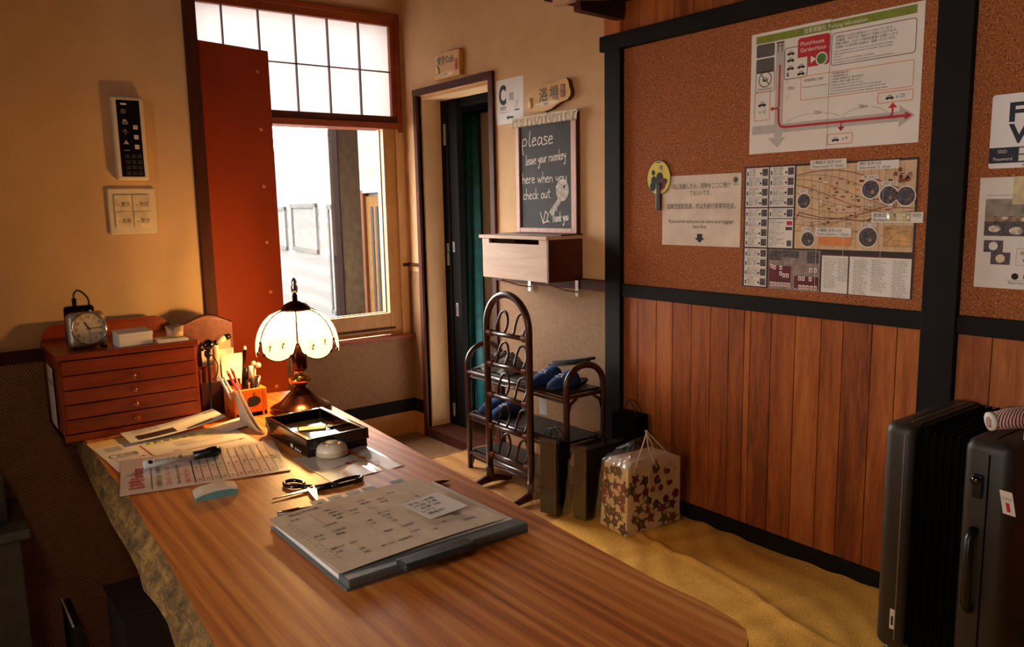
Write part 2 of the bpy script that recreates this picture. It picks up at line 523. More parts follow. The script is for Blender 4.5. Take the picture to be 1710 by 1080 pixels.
    def text(s, t, fr, u, v, h, m, w=None, al='L', rot=0, bold=0.0, lift=.001, maxw=None):
        vs, fs = glyphs(t, bold)
        if not vs: return s
        x0 = min(q[0] for q in vs); x1 = max(q[0] for q in vs)
        k = h/.72; kx = k
        if w: kx = w/(x1-x0)
        elif maxw and (x1-x0)*k > maxw: kx = maxw/(x1-x0)
        off = {'L': x0, 'C': (x0+x1)/2, 'R': x1}[al]
        c, sn = math.cos(rot), math.sin(rot)
        out = []
        for q in vs:
            a, b = (q[0]-off)*kx, q[1]*k
            out.append(fr.p(u + a*c - b*sn, v + a*sn + b*c, lift))
        return s.add(out, fs, m)
    def build(s, name, parent=None, loc=None, local=False, smooth_angle=None):
        me = bpy.data.meshes.new(name)
        base = Vector((0, 0, 0))
        if not local:
            if parent is not None:
                q = parent
                while q is not None:
                    base = base + q.location; q = q.parent
            elif loc is not None:
                base = Vector(loc)
        me.from_pydata([tuple(q-base) for q in s.v], [], s.f)
        for m in s.mats: me.materials.append(m)
        me.polygons.foreach_set('material_index', s.m)
        me.polygons.foreach_set('use_smooth', s.s)
        me.update()
        o = bpy.data.objects.new(name, me)
        COL.objects.link(o)
        if parent is not None: o.parent = parent
        elif loc is not None: o.location = loc
        return o
def tag(o, label=None, cat=None, group=None, kind=None):
    for k, v in (('label', label), ('category', cat), ('group', group), ('kind', kind)):
        if v: o[k] = v
    return o
def thing(name, label, cat, loc=(0, 0, 0), rz=0.0, group=None):
    o = bpy.data.objects.new(name, None)
    o.empty_display_size = .05
    COL.objects.link(o)
    o.location = loc; o.rotation_euler = (0, 0, rz)
    return tag(o, label, cat, group)
def struct(name, mb, parent=None):
    o = mb.build(name, parent)
    if parent is None: o['kind'] = 'structure'
    return o
def one(name, mb, label, cat, loc, group=None):
    return tag(mb.build(name, None, loc), label, cat, group)
def dup(o, parent=None):
    c = o.copy(); COL.objects.link(c)
    if parent is not None: c.parent = parent
    for ch in list(o.children): dup(ch, c)
    return c
def arc(c, r, a0, a1, n, X=(1, 0, 0), Y=(0, 0, 1), r2=None):
    c = Vector(c); X = Vector(X); Y = Vector(Y); r2 = r2 or r
    return [c + X*(r*math.cos(a0+(a1-a0)*i/n)) + Y*(r2*math.sin(a0+(a1-a0)*i/n)) for i in range(n+1)]
def rrect(u0, v0, u1, v1, r, n=4):
    out = []
    for cx, cy, a in ((u1-r, v1-r, 0), (u0+r, v1-r, PI/2), (u0+r, v0+r, PI), (u1-r, v0+r, 1.5*PI)):
        for i in range(n+1):
            t = a + PI/2*i/n
            out.append((cx+r*math.cos(t), cy+r*math.sin(t)))
    return out

ZL = -.116          # level of the lower entry floor in the far corner
XW = 1.92           # face of the near left wall
YE = -1.745         # end of the near left wall
ZC = 2.5            # ceiling
# ================================================================ SETTING
mb = MB()
for i in range(32):
    y1 = 0 - i*.15; j = 0
    xs = [.84] + [.84 + .35 + (i*.47 % .9) + k*.9 for k in range(8)]
    xs = [x for x in xs if x < 6.5] + [6.5]
    for a, b in zip(xs, xs[1:]):
        mb.bx(a+.0006, b-.0006, y1-.1494, y1-.0006, -.03, 0, floor_wood)
mb.bx(.845, 6.5, -4.8, 0, -.05, -.0305, floor_wood)
fl = struct('floor', mb)
mb = MB(); mb.bx(.835, .85, -4.8, 0, ZL, .0, floor_wood); struct('trim_1', mb)
mb = MB(); mb.bx(0, .84, -4.8, 1.4, ZL-.03, ZL, floor_tile); struct('floor_2', mb)
mb = MB(); mb.bx(-.14, 6.6, -4.9, 1.5, ZC, ZC+.05, dark_boards); struct('ceiling', mb)

# --- right wall (y = 0): door opening x .16-.866
DX0, DX1, DZ = .16, .866, 1.893
mb = MB()
mb.bx(-.14, DX0, 0, .14, ZL, ZC, plaster)
mb.bx(DX0, DX1, 0, .14, DZ, ZC, plaster)
mb.bx(DX1, 6.6, 0, .14, ZL, ZC, plaster)
wr = struct('wall_right', mb)
mb = MB(); mb.bx(.906, 1.722, -.006, 0, 0, .885, weave); mb.build('woven_panel', wr)
mb = MB(); mb.bx(0, .124, -.006, 0, .1, .885, weave); mb.build('woven_panel', wr)
mb = MB(); mb.bx(.906, 1.722, -.016, 0, .885, .935, trim_wood, .002); mb.build('cap_rail', wr)
mb = MB(); mb.bx(0, .124, -.016, 0, .915, .935, trim_wood, .002); mb.build('cap_rail', wr)
mb = MB(); mb.bx(1.815, 3.08, -.006, 0, .928, 1.889, cork); mb.build('cork_board', wr)
mb = MB(); mb.bx(3.18, 6.5, -.006, 0, .928, 1.889, cork); mb.build('cork_board', wr)
def planks(x0, x1, seams, z0, z1):
    mb = MB(); xs = [x0] + [q for q in seams if x0 < q < x1] + [x1]
    for a, b in zip(xs, xs[1:]):
        mb.bx(a+.0012, b-.0012, -.009, 0, z0, z1, plank, .0012, seg=1)
    return mb.build('plank_panel', wr)
sm = [1.9, 2.003, 2.09, 2.188, 2.28, 2.366, 2.435, 2.462, 2.55, 2.646, 2.744, 2.823, 2.921, 3.002]
planks(1.815, 3.08, sm, .06, .874)
planks(3.18, 6.5, [3.18+.095*k for k in range(40)], .06, .874)
planks(1.815, 3.08, [1.901, 1.99, 2.08, 2.18, 2.264, 2.359, 2.45, 2.55, 2.65, 2.75, 2.85, 2.95], 1.95, ZC)
planks(3.18, 6.5, [3.18+.095*k for k in range(40)], 1.95, ZC)
for x0, x1 in ((1.722, 1.815), (3.08, 3.18)):
    mb = MB(); mb.bx(x0, x1, -.03, .0, 0, 1.95, black_wood, .003); mb.build('black_post', wr)
mb = MB(); mb.bx(1.722, 1.815, -.03, 0, 1.95, ZC, orange_post, .003); mb.build('upper_post', wr)
mb = MB(); mb.bx(3.08, 3.18, -.03, 0, 1.95, ZC, black_wood, .003); mb.build('upper_post', wr)
mb = MB(); mb.bx(1.705, 6.5, -.042, 0, 1.889, 1.95, black_wood, .003); mb.build('top_rail', wr)
mb = MB(); mb.bx(1.815, 3.08, -.024, 0, .874, .928, black_wood, .003); mb.build('middle_rail', wr)
mb = MB(); mb.bx(3.18, 6.5, -.024, 0, .874, .928, black_wood, .003); mb.build('middle_rail', wr)
mb = MB(); mb.bx(1.722, 6.5, -.02, 0, 0, .062, black_wood, .003); struct('baseboard_right', mb)

# --- window wall (x = 0)
WY0, WY1, WZ0, WZ1 = -1.235, -.055, .5, 2.35
mb = MB()
mb.bx(-.14, 0, -1.86, WY0, ZL, ZC, plaster)
mb.bx(-.14, 0, WY1, 0, ZL, ZC, plaster)
mb.bx(-.14, 0, WY0, WY1, ZL, WZ0, plaster)
mb.bx(-.14, 0, WY0, WY1, WZ1, ZC, plaster)
wb = struct('wall_back', mb)
mb = MB(); mb.bx(0, .006, -1.745, 0, .1, WZ0-.02, weave); mb.build('woven_panel', wb)
mb = MB(); mb.bx(0, .006, WY1, -.006, WZ0-.02, .915, weave); mb.build('woven_panel', wb)
mb = MB(); mb.bx(0, .014, WY1, -.006, .915, .935, trim_wood, .002); mb.build('cap_rail', wb)
mb = MB(); mb.bx(0, .018, -1.745, 0, .023, .1, black_wood, .002); struct('baseboard_back', mb)
mb = MB(); mb.bx(0, .012, -1.745, 0, ZL, .023, frame_tan); struct('trim_2', mb)
mb = MB(); mb.bx(0, .124, -.018, 0, .023, .1, black_wood, .002); mb.bx(0, .124, -.012, 0, ZL, .023, frame_tan); struct('trim_3', mb)

# --- near left wall (x = XW) and its return
mb = MB()
mb.bx(XW-.12, XW, -4.8, YE, ZL, ZC, plaster)
mb.bx(-.14, XW-.12, YE-.12, YE, ZL, ZC, plaster)
wl = struct('wall_left', mb)
mb = MB(); mb.bx(XW, XW+.006, -4.8, YE-.02, 0, .905, weave); mb.build('woven_panel', wl)
mb = MB(); mb.bx(XW, XW+.014, -4.8, YE-.02, .905, .935, trim_wood, .002); mb.build('cap_rail', wl)
mb = MB(); mb.bx(XW-.12, XW+.012, YE-.03, YE+.004, 0, ZC, trim_wood, .003); mb.build('end_post', wl)
mb = MB(); mb.bx(XW, 2.9, -3.45, -3.35, 0, ZC, dark_boards); struct('wall_light_baffle', mb)  # added out of view to keep rear daylight off the left wall
FX0, FX1, FZ0, FZ1 = 2.9, 4.15, 1.0, 2.0      # window added behind the viewer, unseen, to let in fill daylight
mb = MB(); mb.bx(-.14, FX0, -4.92, -4.8, ZL, ZC, dark_boards); mb.bx(FX1, 6.6, -4.92, -4.8, ZL, ZC, dark_boards); mb.bx(FX0, FX1, -4.92, -4.8, ZL, FZ0, dark_boards); mb.bx(FX0, FX1, -4.92, -4.8, FZ1, ZC, dark_boards); struct('wall_front', mb)
w2 = bpy.data.objects.new('fill_window', None); COL.objects.link(w2); w2.location = (3.5, -4.85, FZ0); w2['kind'] = 'structure'
mb = MB()
for a in ((FX0, FX0+.05, FZ0, FZ1), (FX1-.05, FX1, FZ0, FZ1), (3.5, 3.55, FZ0, FZ1), (FX0, FX1, FZ0, FZ0+.05), (FX0, FX1, FZ1-.05, FZ1)): mb.bx(a[0], a[1], -4.89, -4.83, a[2], a[3], frame_tan, .003)
mb.build('window_frame', w2)
mb = MB(); mb.bx(FX0+.03, FX1-.03, -4.862, -4.858, FZ0+.03, FZ1-.03, pane_glass); mb.build('pane', w2)
mb = MB(); mb.bx(6.5, 6.6, -4.8, 0, ZL, ZC, dark_boards); struct('wall_far', mb)

# --- window
w1 = bpy.data.objects.new('window_1', None); COL.objects.link(w1); w1.location = (0, -.63, .5); w1['kind'] = 'structure'
mb = MB()   # wooden lining of the opening
mb.bx(-.14, .012, WY0, WY0+.03, WZ0, WZ1, shoji_wood, .002)
mb.bx(-.14, .012, -.085+.03, -.02, 1.70, WZ1, shoji_wood, .002)
mb.bx(-.14, .012, WY0, -.02, 2.335, 2.365, shoji_wood, .002)
mb.bx(-.14, .014, WY0, -.02, 1.719, 1.754, shoji_wood, .002)
mb.build('window_lining', w1)
mb = MB()
mb.bx(-.03, .004, -1.205, -.045, 1.754, 1.792, dark_red_wood, .002)
mb.bx(-.03, .004, -1.205, -.045, 2.296, 2.335, shoji_wood, .002)
mb.bx(-.03, .004, -.082, -.045, 1.792, 2.296, shoji_wood, .002)
mb.bx(-.03, .004, -1.205, -1.172, 1.792, 2.296, shoji_wood, .002)
for y in (-1.033, -.844, -.649, -.46, -.273):
    mb.bx(-.02, .0, y-.003, y+.003, 1.79, 2.30, dark_red_wood)
mb.bx(-.02, .0, -1.18, -.08, 2.038, 2.044, dark_red_wood)
sj = mb.build('shoji_frame', w1)
mb = MB(); mb.bx(-.024, -.0225, -1.18, -.08, 1.785, 2.30, shoji_paper); mb.build('shoji_paper', w1)
mb = MB()
mb.bx(-.09, -.0, -.149, -.07, WZ0, 1.72, frame_tan, .003)
mb.bx(-.09, -.0, -1.205, -1.12, WZ0, 1.72, frame_tan, .003)
mb.bx(-.09, -.0, -1.119, -.15, .515, .642, frame_tan, .002)
mb.bx(-.012, .008, -1.2, -.12, .545, .556, trim_wood)
mb.bx(-.045, -.038, -.155, -.146, .64, 1.715, black_plastic)
mb.bx(-.045, -.038, -1.12, -.146, .64, .646, black_plastic)
mb.build('window_frame', w1)
mb = MB(); mb.bx(-.046, -.042, -1.13, -.145, .63, 1.72, pane_glass); mb.build('pane', w1)
mb = MB(); mb.bx(-.02, .045, -1.24, -.004, .484, .508, shoji_wood, .004); mb.build('sill', w1)
mb = MB(); mb.bx(-.1, .01, -.072, -.018, .5, 1.72, plaster, .006); mb.build('side_lining', w1)

door_black = mat('door_black', '#0a0909', .8, spec=.15)
# --- door opening
d1 = bpy.data.objects.new('door_1', None); COL.objects.link(d1); d1.location = (.51, 0, ZL); d1['kind'] = 'structure'
mb = MB()
mb.bx(.124, .16, -.016, .02, ZL, 1.928, trim_wood, .003)
mb.bx(.866, .906, -.016, .02, ZL, 1.928, trim_wood, .003)
mb.bx(.122, .908, -.018, .02, 1.893, 1.930, trim_wood, .003)
mb.bx(.124, .906, -.012, .16, ZL, ZL+.06, trim_wood, .003)
mb.build('casing', d1)
mb = MB()
mb.bx(.16, .168, .02, .144, ZL, 1.893, plaster); mb.bx(.858, .866, .02, .17, ZL, 1.893, plaster); mb.bx(.16, .866, .02, .17, 1.875, 1.893, plaster)
mb.build('reveal', d1)
mb = MB()
mb.bx(.16, .236, .145, .19, ZL, 1.86, door_black, .003); mb.bx(.24, .325, .15, .19, ZL, 1.86, door_black, .003); mb.bx(.16, .9, .172, .25, 1.84, 1.9, door_black)
lf = mb.build('door_leaf', d1)
for z, x, h in ((.92, .205, .075), (1.0, .205, .05), (1.0, .262, .06), (.62, .282, .08), (.0, .22, .08), (1.62, .205, .12)):
    yf = .145 if x < .238 else .15
    mb = MB(); mb.bx(x-.011, x+.011, yf-.004, yf+.002, z, z+h, grey_plastic, .001); mb.bx(x-.003, x+.003, yf-.006, yf, z+.01, z+h-.01, steel); mb.build('hinge', lf)
mb = MB()   # passage beyond the door, its lack of light put into a near-black colour
pasg = mat('passage_gloom', '#120f0f', .9, spec=.1)
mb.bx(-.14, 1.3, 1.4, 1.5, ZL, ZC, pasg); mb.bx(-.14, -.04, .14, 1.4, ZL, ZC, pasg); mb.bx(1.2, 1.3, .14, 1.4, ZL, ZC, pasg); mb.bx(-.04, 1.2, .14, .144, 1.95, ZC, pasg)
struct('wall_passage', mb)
mb = MB(); q = at(805, 300, 1, .45); q2 = at(818.5, 300, 1, .45)
mb.bx(q.x, q2.x+.1, .45, .5, ZL, 1.84, plaster); struct('trim_4', mb)
a = at(758, 300, 1, .33).x; b = at(797, 300, 1, .33).x
mb = MB(); N = 40; vs = []
for j, z in enumerate((1.80, 1.2, .6, ZL+.04)):
    for i in range(N+1):
        t = i/N
        vs.append((a+(b-a)*t, .33+.022*math.sin(t*26+j*.4)*(.6+.2*j), z))
mb.add(vs, [(j*(N+1)+i, j*(N+1)+i+1, (j+1)*(N+1)+i+1, (j+1)*(N+1)+i) for j in range(3) for i in range(N)], teal_fabric, True)
cu = one('curtain', mb, 'teal curtain hanging inside the dark doorway', 'curtain', ((a+b)/2, .33, ZL+.04))
sd = cu.modifiers.new('thickness', 'SOLIDIFY'); sd.thickness = .003
mb = MB(); mb.tube([(.1, .33, 1.81), (1.19, .33, 1.81)], .01, black_plastic); mb.build('curtain_rod', cu)

# ================================================================ OUTSIDE THE WINDOW
def on_facade(u, v, y0=.85, k=.139):
    d = CR*((u-855)/FPX) - CU*((v-540)/FPX) + _f
    n = Vector((k, 1, 0)); return CP + d*((Vector((0, y0, 0))-CP).dot(n)/d.dot(n))
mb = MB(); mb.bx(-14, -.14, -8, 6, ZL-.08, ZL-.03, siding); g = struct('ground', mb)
fa = thing('neighbour_building', 'white sided building seen through the window with windows and a door', 'building', (-4.5, 1.5, ZL-.03))
Uf = Vector((1, -.139, 0)).normalized()
FF = Fr(on_facade(510, 380), Uf, (0, 0, 1))          # W points to -y side
def fuv(u, v):
    q = on_facade(u, v)-FF.o; return q.dot(FF.U), q.z
mb = MB(); u0, z0 = fuv(440, 620); u1, z1 = fuv(668, 120)
pr = [fuv(430, 620), fuv(690, 620), fuv(690, 190), fuv(560, 212), fuv(500, 236), fuv(430, 262)]
pr[0] = (pr[0][0], ZL-.03-FF.o.z); pr[1] = (pr[1][0], ZL-.03-FF.o.z)
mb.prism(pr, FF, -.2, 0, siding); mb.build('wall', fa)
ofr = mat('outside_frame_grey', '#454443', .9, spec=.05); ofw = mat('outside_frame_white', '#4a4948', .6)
def fwin(tl, br, name='window', m_in=None, fw=.05):
    a0, c0 = fuv(*tl); a1, c1 = fuv(*br)
    mb = MB()
    mb.fbx(FF, a0, a0+fw, c1, c0, 0, .03, ofr); mb.fbx(FF, a1-fw, a1, c1, c0, 0, .03, ofw)
    mb.fbx(FF, a0, a1, c0-fw, c0, 0, .03, ofr); mb.fbx(FF, a0, a1, c1, c1+fw, 0, .03, ofr)
    o = mb.build(name, fa)
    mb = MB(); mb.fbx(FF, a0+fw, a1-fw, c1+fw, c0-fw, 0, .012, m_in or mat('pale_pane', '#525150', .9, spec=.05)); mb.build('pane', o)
fwin((488, 341), (534, 424)); fwin((452, 346), (482, 418))
fwin((549, 342), (566, 526))
a0, c0 = fuv(606, 318); a1, c1 = fuv(662, 545)
mb = MB(); mb.fbx(FF, a0, a0+.16, c1, c0, 0, .06, mat('outside_post_wood', '#3e2210', .9, spec=.05)); mb.fbx(FF, a0, a1, c0-.03, c0+.02, 0, .06, ofw); mb.build('door_frame', fa)
mb = MB(); mb.fbx(FF, a0+.16, a1, c1, c0-.06, 0, .03, mat('pale_door_wood', '#4e3519', .9, spec=.05)); dr = mb.build('door', fa)
mb = MB(); mb.fbx(FF, a0+.3, a0+.36, c1+.1, c0-.16, .03, .036, door_black); mb.fbx(FF, a0+.44, a0+.5, c1+.1, c0-.16, .03, .036, door_black); mb.build('door_glass', dr)
a0 = at(560, 300, 0, -.9).y; a1 = at(590, 300, 0, -.9).y
mb = MB(); mb.bx(-.98, -.84, a0-.005, a1+.02, ZL-.03, 2.7, mat('weathered_post', '#160e0c', .9, var=.15, spec=.02), .006)
one('porch_post', mb, 'dark weathered porch post standing just outside the window', 'post', (-.91, (a0+a1)/2, ZL-.03))

# ================================================================ DESK
dk = thing('desk', 'long live-edge wooden slab desk running from the left wall to the foreground', 'desk', (2.8, -1.9, 0))
TOPL = [(2.259, -2.145), (2.371, -2.147), (2.509, -2.15), (2.609, -2.148), (2.701, -2.15), (2.811, -2.156), (2.897, -2.161), (2.974, -2.163), (3.059, -2.17), (3.127, -2.173), (3.26, -2.181), (3.4, -2.19), (3.56, -2.2), (3.66, -2.195)]
BOTL = [(2.12, -2.148), (2.32, -2.161), (2.52, -2.171), (2.65, -2.177), (2.78, -2.179), (2.88, -2.184), (2.952, -2.193), (3.017, -2.189), (3.08, -2.190), (3.155, -2.199), (3.28, -2.204), (3.42, -2.214), (3.58, -2.222), (3.67, -2.21)]
REST = [(3.7, -2.12), (3.705, -1.95), (3.702, -1.78), (3.698, -1.70), (3.684, -1.672), (3.66, -1.652), (3.6, -1.645), (3.517, -1.647), (3.388, -1.639), (3.228, -1.627), (3.033, -1.614), (2.795, -1.602), (2.457, -1.577), (2.245, -1.566), (2.1, -1.568), (2.035, -1.572), (2.02, -1.65), (2.0, -1.742), (1.94, -1.785), (1.937, -2.0), (1.937, -2.13)]
def resamp(P, n):
    L = [0]
    for a, b in zip(P, P[1:]): L.append(L[-1]+math.dist(a, b))
    out = []
    for i in range(n):
        t = L[-1]*i/(n-1); k = 0
        while k < len(L)-2 and L[k+1] < t: k += 1
        f = (t-L[k])/max(1e-9, L[k+1]-L[k]); out.append((P[k][0]+(P[k+1][0]-P[k][0])*f, P[k][1]+(P[k+1][1]-P[k][1])*f))
    return out
NL = 90
tl = resamp([(1.94, -2.142)] + TOPL, NL); bl = resamp([(1.94, -2.14)] + BOTL, NL)
rs = resamp(REST, 110)
mb = MB(); top = [Vector((x, y, .75)) for x, y in tl+rs]; n = len(top)
mb.add(top, [tuple(range(n))], desk_wood)
mb.add([Vector((x, y, .692)) for x, y in bl+rs], [tuple(range(n-1, -1, -1))], desk_wood)
vs = [Vector((x, y, .75)) for x, y in rs] + [Vector((x, y, .692)) for x, y in rs]; k = len(rs)
mb.add(vs, [(i, k+i, k+i+1, i+1) for i in range(k-1)], desk_wood)
mb.build('tabletop', dk)
mb = MB(); rows = 9; vs = []
for j in range(rows+1):
    t = j/rows
    for i in range(NL):
        x = tl[i][0]+(bl[i][0]-tl[i][0])*t; y = tl[i][1]+(bl[i][1]-tl[i][1])*t
        am = math.sin(t*PI)
        nz = .004*math.sin(x*31+j*.9) + .003*math.sin(x*73+j*2.1) + .0022*math.sin(x*140-j*3.2) + random.uniform(-.0012, .0012)
        y += am*(nz-.003)
        vs.append((x, y, .75-.058*t))
mb.add(vs, [(j*NL+i, (j+1)*NL+i, (j+1)*NL+i+1, j*NL+i+1) for j in range(rows) for i in range(NL-1)], bark, True)
tag(mb.build('live_edge', dk), 'rough bark edge of the slab')
for x in (2.16, 3.35):
    mb = MB(); mb.bx(x, x+.07, -2.02, -1.75, 0, .692, dark_red_wood, .004); mb.build('leg', dk)
DZT = .75
# ---------------------------------------------------------------- table lamp
LX, LY = 2.262, -1.645
lp = thing('table_lamp', 'lit table lamp with a scalloped glass petal shade on a bronze base', 'lamp', (LX, LY, DZT))
mb = MB(); mb.lathe((LX, LY, DZT), [(.072, 0), (.078, .003), (.078, .010), (.07, .014), (.06, .018), (.05, .026), (.036, .04), (.026, .05), (.022, .056), (.016, .06)], bronze, 40); mb.build('base', lp)
mb = MB(); mb.lathe((LX, LY, DZT), [(.016, .058), (.015, .066), (.024, .07), (.029, .078), (.029, .086), (.022, .092), (.014, .096), (.0135, .104), (.018, .107)], brass, 28); mb.build('turned_collar', lp)
mb = MB(); mb.lathe((LX, LY, DZT), [(.0185, .105), (.021, .112), (.021, .165), (.015, .172), (.010, .18), (.010, .262)], bronze, 24); mb.build('stem', lp)
SP = [(.030, .266), (.047, .262), (.066, .252), (.083, .236), (.095, .217), (.1015, .198), (.1045, .18), (.105, .163), (.1035, .15)]
petals = 6; rot0 = math.atan2(CP.y-LY, CP.x-LX)
for k in range(petals):
    a0 = rot0 + 2*PI*k/petals; a1 = a0 + 2*PI/petals
    mb = MB(); nu = 14; vs = []; n = len(SP); cnt = n
    for i in range(nu+1):
        s_ = i/nu; a = a0+.02 + (a1-a0-.04)*s_
        drop = math.sqrt(max(0, 1-(2*s_-1)**2))        # scalloped lower edge
        zmin = .192 - .044*drop
        for j in range(cnt):
            t = j/(cnt-1); zz = .266 - (.266-zmin)*t
            r = SP[-1][0]
            for (r0, z0), (r1, z1) in zip(SP, SP[1:]):
                if z1 <= zz <= z0: r = r0+(r1-r0)*(z0-zz)/(z0-z1)
            flat = 1 - .035*math.sin(s_*PI)*0
            vs.append((LX+r*flat*math.cos(a), LY+r*flat*math.sin(a), DZT+zz))
    mb.add(vs, [(i*cnt+j, i*cnt+j+1, (i+1)*cnt+j+1, (i+1)*cnt+j) for i in range(nu) for j in range(cnt-1)], shade_glass, True)
    for q in range(2):      # painted sprays
        am = (a0+a1)/2 + (q-.5)*.34; z0 = .172+.008*q
        def onp(a_, z_): return Vector((LX+(.1056-.35*max(0, z_-.184))*math.cos(a_), LY+(.1056-.35*max(0, z_-.184))*math.sin(a_), DZT+z_))
        for da, dz in ((-.11, .013), (-.05, .021), (.01, .024), (.07, .019), (.12, .010)):
            mb.add([onp(am-.008, z0), onp(am+da-.006, z0+dz), onp(am+da+.006, z0+dz+.001), onp(am+.008, z0)], [(0, 1, 2, 3)], mat('painted_leaf', '#7a9a4a', .6))
        mb.add([onp(am+.02+.03*math.cos(2*PI*t/8), z0+.012+.0034*math.sin(2*PI*t/8)) for t in range(8)], [tuple(range(8))], mat('painted_bloom', '#c8b050', .6))
    p = mb.build('shade_petal', lp)
    edge = [vs[i*cnt+cnt-1] for i in range(nu+1)]
    mb = MB(); mb.tube(edge, .0015, bronze, 6)
    mb.tube([(LX+r*math.cos(a0), LY+r*math.sin(a0), DZT+z) for r, z in SP if z > .189], .0018, bronze, 6)
    for i in (2, nu-2): mb.ball(edge[i], .0042, bronze, 8)
    mb.ball((LX+.1035*math.cos(a0), LY+.1035*math.sin(a0), DZT+.19), .004, bronze, 8)
    mb.build('petal_rim', p)
mb = MB(); mb.lathe((LX, LY, DZT), [(.038, .262), (.037, .268), (.028, .278), (.016, .284), (.0065, .287), (.0065, .302), (.0045, .304)], bronze, 24); mb.build('shade_cap', lp)
mb = MB(); mb.lathe((LX, LY, DZT), [(.0045, .304), (.0085, .312), (.0095, .322), (.006, .33), (.0075, .336), (.004, .344), (.0005, .347)], steel, 8); mb.build('finial', lp)
lamp = light('lamp_bulb', 'POINT', (LX, LY, DZT+.205), 15.0, (1.0, .52, .155), shadow_soft_size=.022)

# ---------------------------------------------------------------- drawer cabinet and what stands on it
CX0, CX1, CY0, CY1, CZ = 1.95, 2.2, -2.184, -1.878, .955
cb = thing('drawer_cabinet', 'small reddish wooden chest with five shallow drawers at the desk corner', 'drawer cabinet', ((CX0+CX1)/2, (CY0+CY1)/2, DZT))
mb = MB()
mb.bx(CX0, CX1-.012, CY0, CY0+.012, DZT, CZ-.014, red_wood, .001); mb.bx(CX0, CX1-.012, CY1-.012, CY1, DZT, CZ-.014, red_wood, .001)
mb.bx(CX0, CX0+.01, CY0, CY1, DZT, CZ-.014, red_wood); mb.bx(CX0, CX1-.016, CY0+.01, CY1-.01, DZT+.004, CZ-.014, dark_red_wood)
mb.bx(CX0-.002, CX1+.004, CY0-.004, CY1+.004, CZ-.014, CZ, red_wood, .003)
mb.build('body', cb)
mb = MB(); mb.bx(CX0, CX1+.002, CY0, CY1, DZT, DZT+.016, red_wood, .002); mb.build('plinth', cb)
fr = Fr((CX0, CY0, CZ), (0, 1, 0), (0, 0, 1))
mb = MB(); mb.prism([(.0, 0), (.306, 0), (.306, .012), (.29, .03), (.27, .04), (.03, .04), (.012, .03), (0, .012)], fr, 0, .012, red_wood); mb.build('back_rail', cb)
zs = [DZT+.018+(CZ-.016-DZT-.018)*i/5 for i in range(6)]
for i in range(5):
    mb = MB(); mb.bx(CX1-.014, CX1, CY0+.006, CY1-.006, zs[i]+.0012, zs[i+1]-.0012, red_wood, .0015); d = mb.build('drawer', cb)
    if i < 4:
        mb = MB(); mb.lathe((CX1, -2.033, (zs[i]+zs[i+1])/2), [(.003, 0), (.003, .005), (.0078, .009), (.0075, .014), (.002, .0165)], mat('red_knob', '#8a3a18', .2, coat=.6), 14, (1, 0, 0)); mb.build('knob', d)
mb = MB(); mb.bx(2.05, 2.13, CY0-.0055, CY0-.0045, .772, .915, paper, T=None); mb.text('受付時間', Fr((2.05, CY0-.0056, .772), (1, 0, 0), (0, 0, 1)), .02, .1, .012, ink)
nt_ = one('note', mb, 'narrow white note stuck to the side of the drawer cabinet', 'note', (2.09, CY0-.005, .772))

KY = -2.108
ck = thing('alarm_clock', 'square silver alarm clock with black numerals on the drawer cabinet', 'clock', (2.145, KY, CZ))
th = math.radians(7); ca = math.cos(math.radians(18)); sa = math.sin(math.radians(18))
ff = Fr((2.164, KY, CZ+.0062), (-sa*.55, 1, 0), (-.14, 0, 1))
mb = MB()
bb = MB(); bb.bx(-.0415, .0415, .002, .083, -.032, 0, silver, .012, seg=3); mb.add([ff.p(*q) for q in bb.v], bb.f, silver); mb.build('case', ck)
mb = MB(); c = ff.p(0, .0425, .0005); mb.lathe(c, [(.0385, 0), (.0395, .003), (.037, .004), (.0355, .0015)], steel, 40, ff.W, cap=False); mb.build('bezel', ck)
mb = MB(); mb.disc(ff, 0, .0425, .036, mat('clock_face', '#c9b8a2', .5), .0012, 36)
for h in range(1, 13):
    a = PI/2 - 2*PI*h/12; mb.text(str(h), ff, .0275*math.cos(a), .0425+.0275*math.sin(a)-.0034, .0072, ink, al='C', lift=.0016)
for h in range(60):
    a = 2*PI*h/60; mb.line(ff, [(.0335*math.cos(a), .0425+.0335*math.sin(a)), (.0352*math.cos(a), .0425+.0352*math.sin(a))], .0006, ink, .0016)
mb.build('dial', ck)
def hand(a, l, w, nm, m=ink):
    mb = MB(); mb.line(ff, [(-.004*math.cos(a), .0425-.004*math.sin(a)), (l*math.cos(a), .0425+l*math.sin(a))], w, m, .0022); mb.build(nm, ck)
hand(math.radians(118), .017, .0028, 'hour_hand'); hand(math.radians(0), .026, .002, 'minute_hand'); hand(math.radians(-88), .02, .0007, 'second_hand')
for dy in (-.03, .03):
    mb = MB(); mb.bx(2.135, 2.155, KY+dy-.006, KY+dy+.006, CZ+.0004, CZ+.006, black_plastic, .001); mb.build('foot', ck)

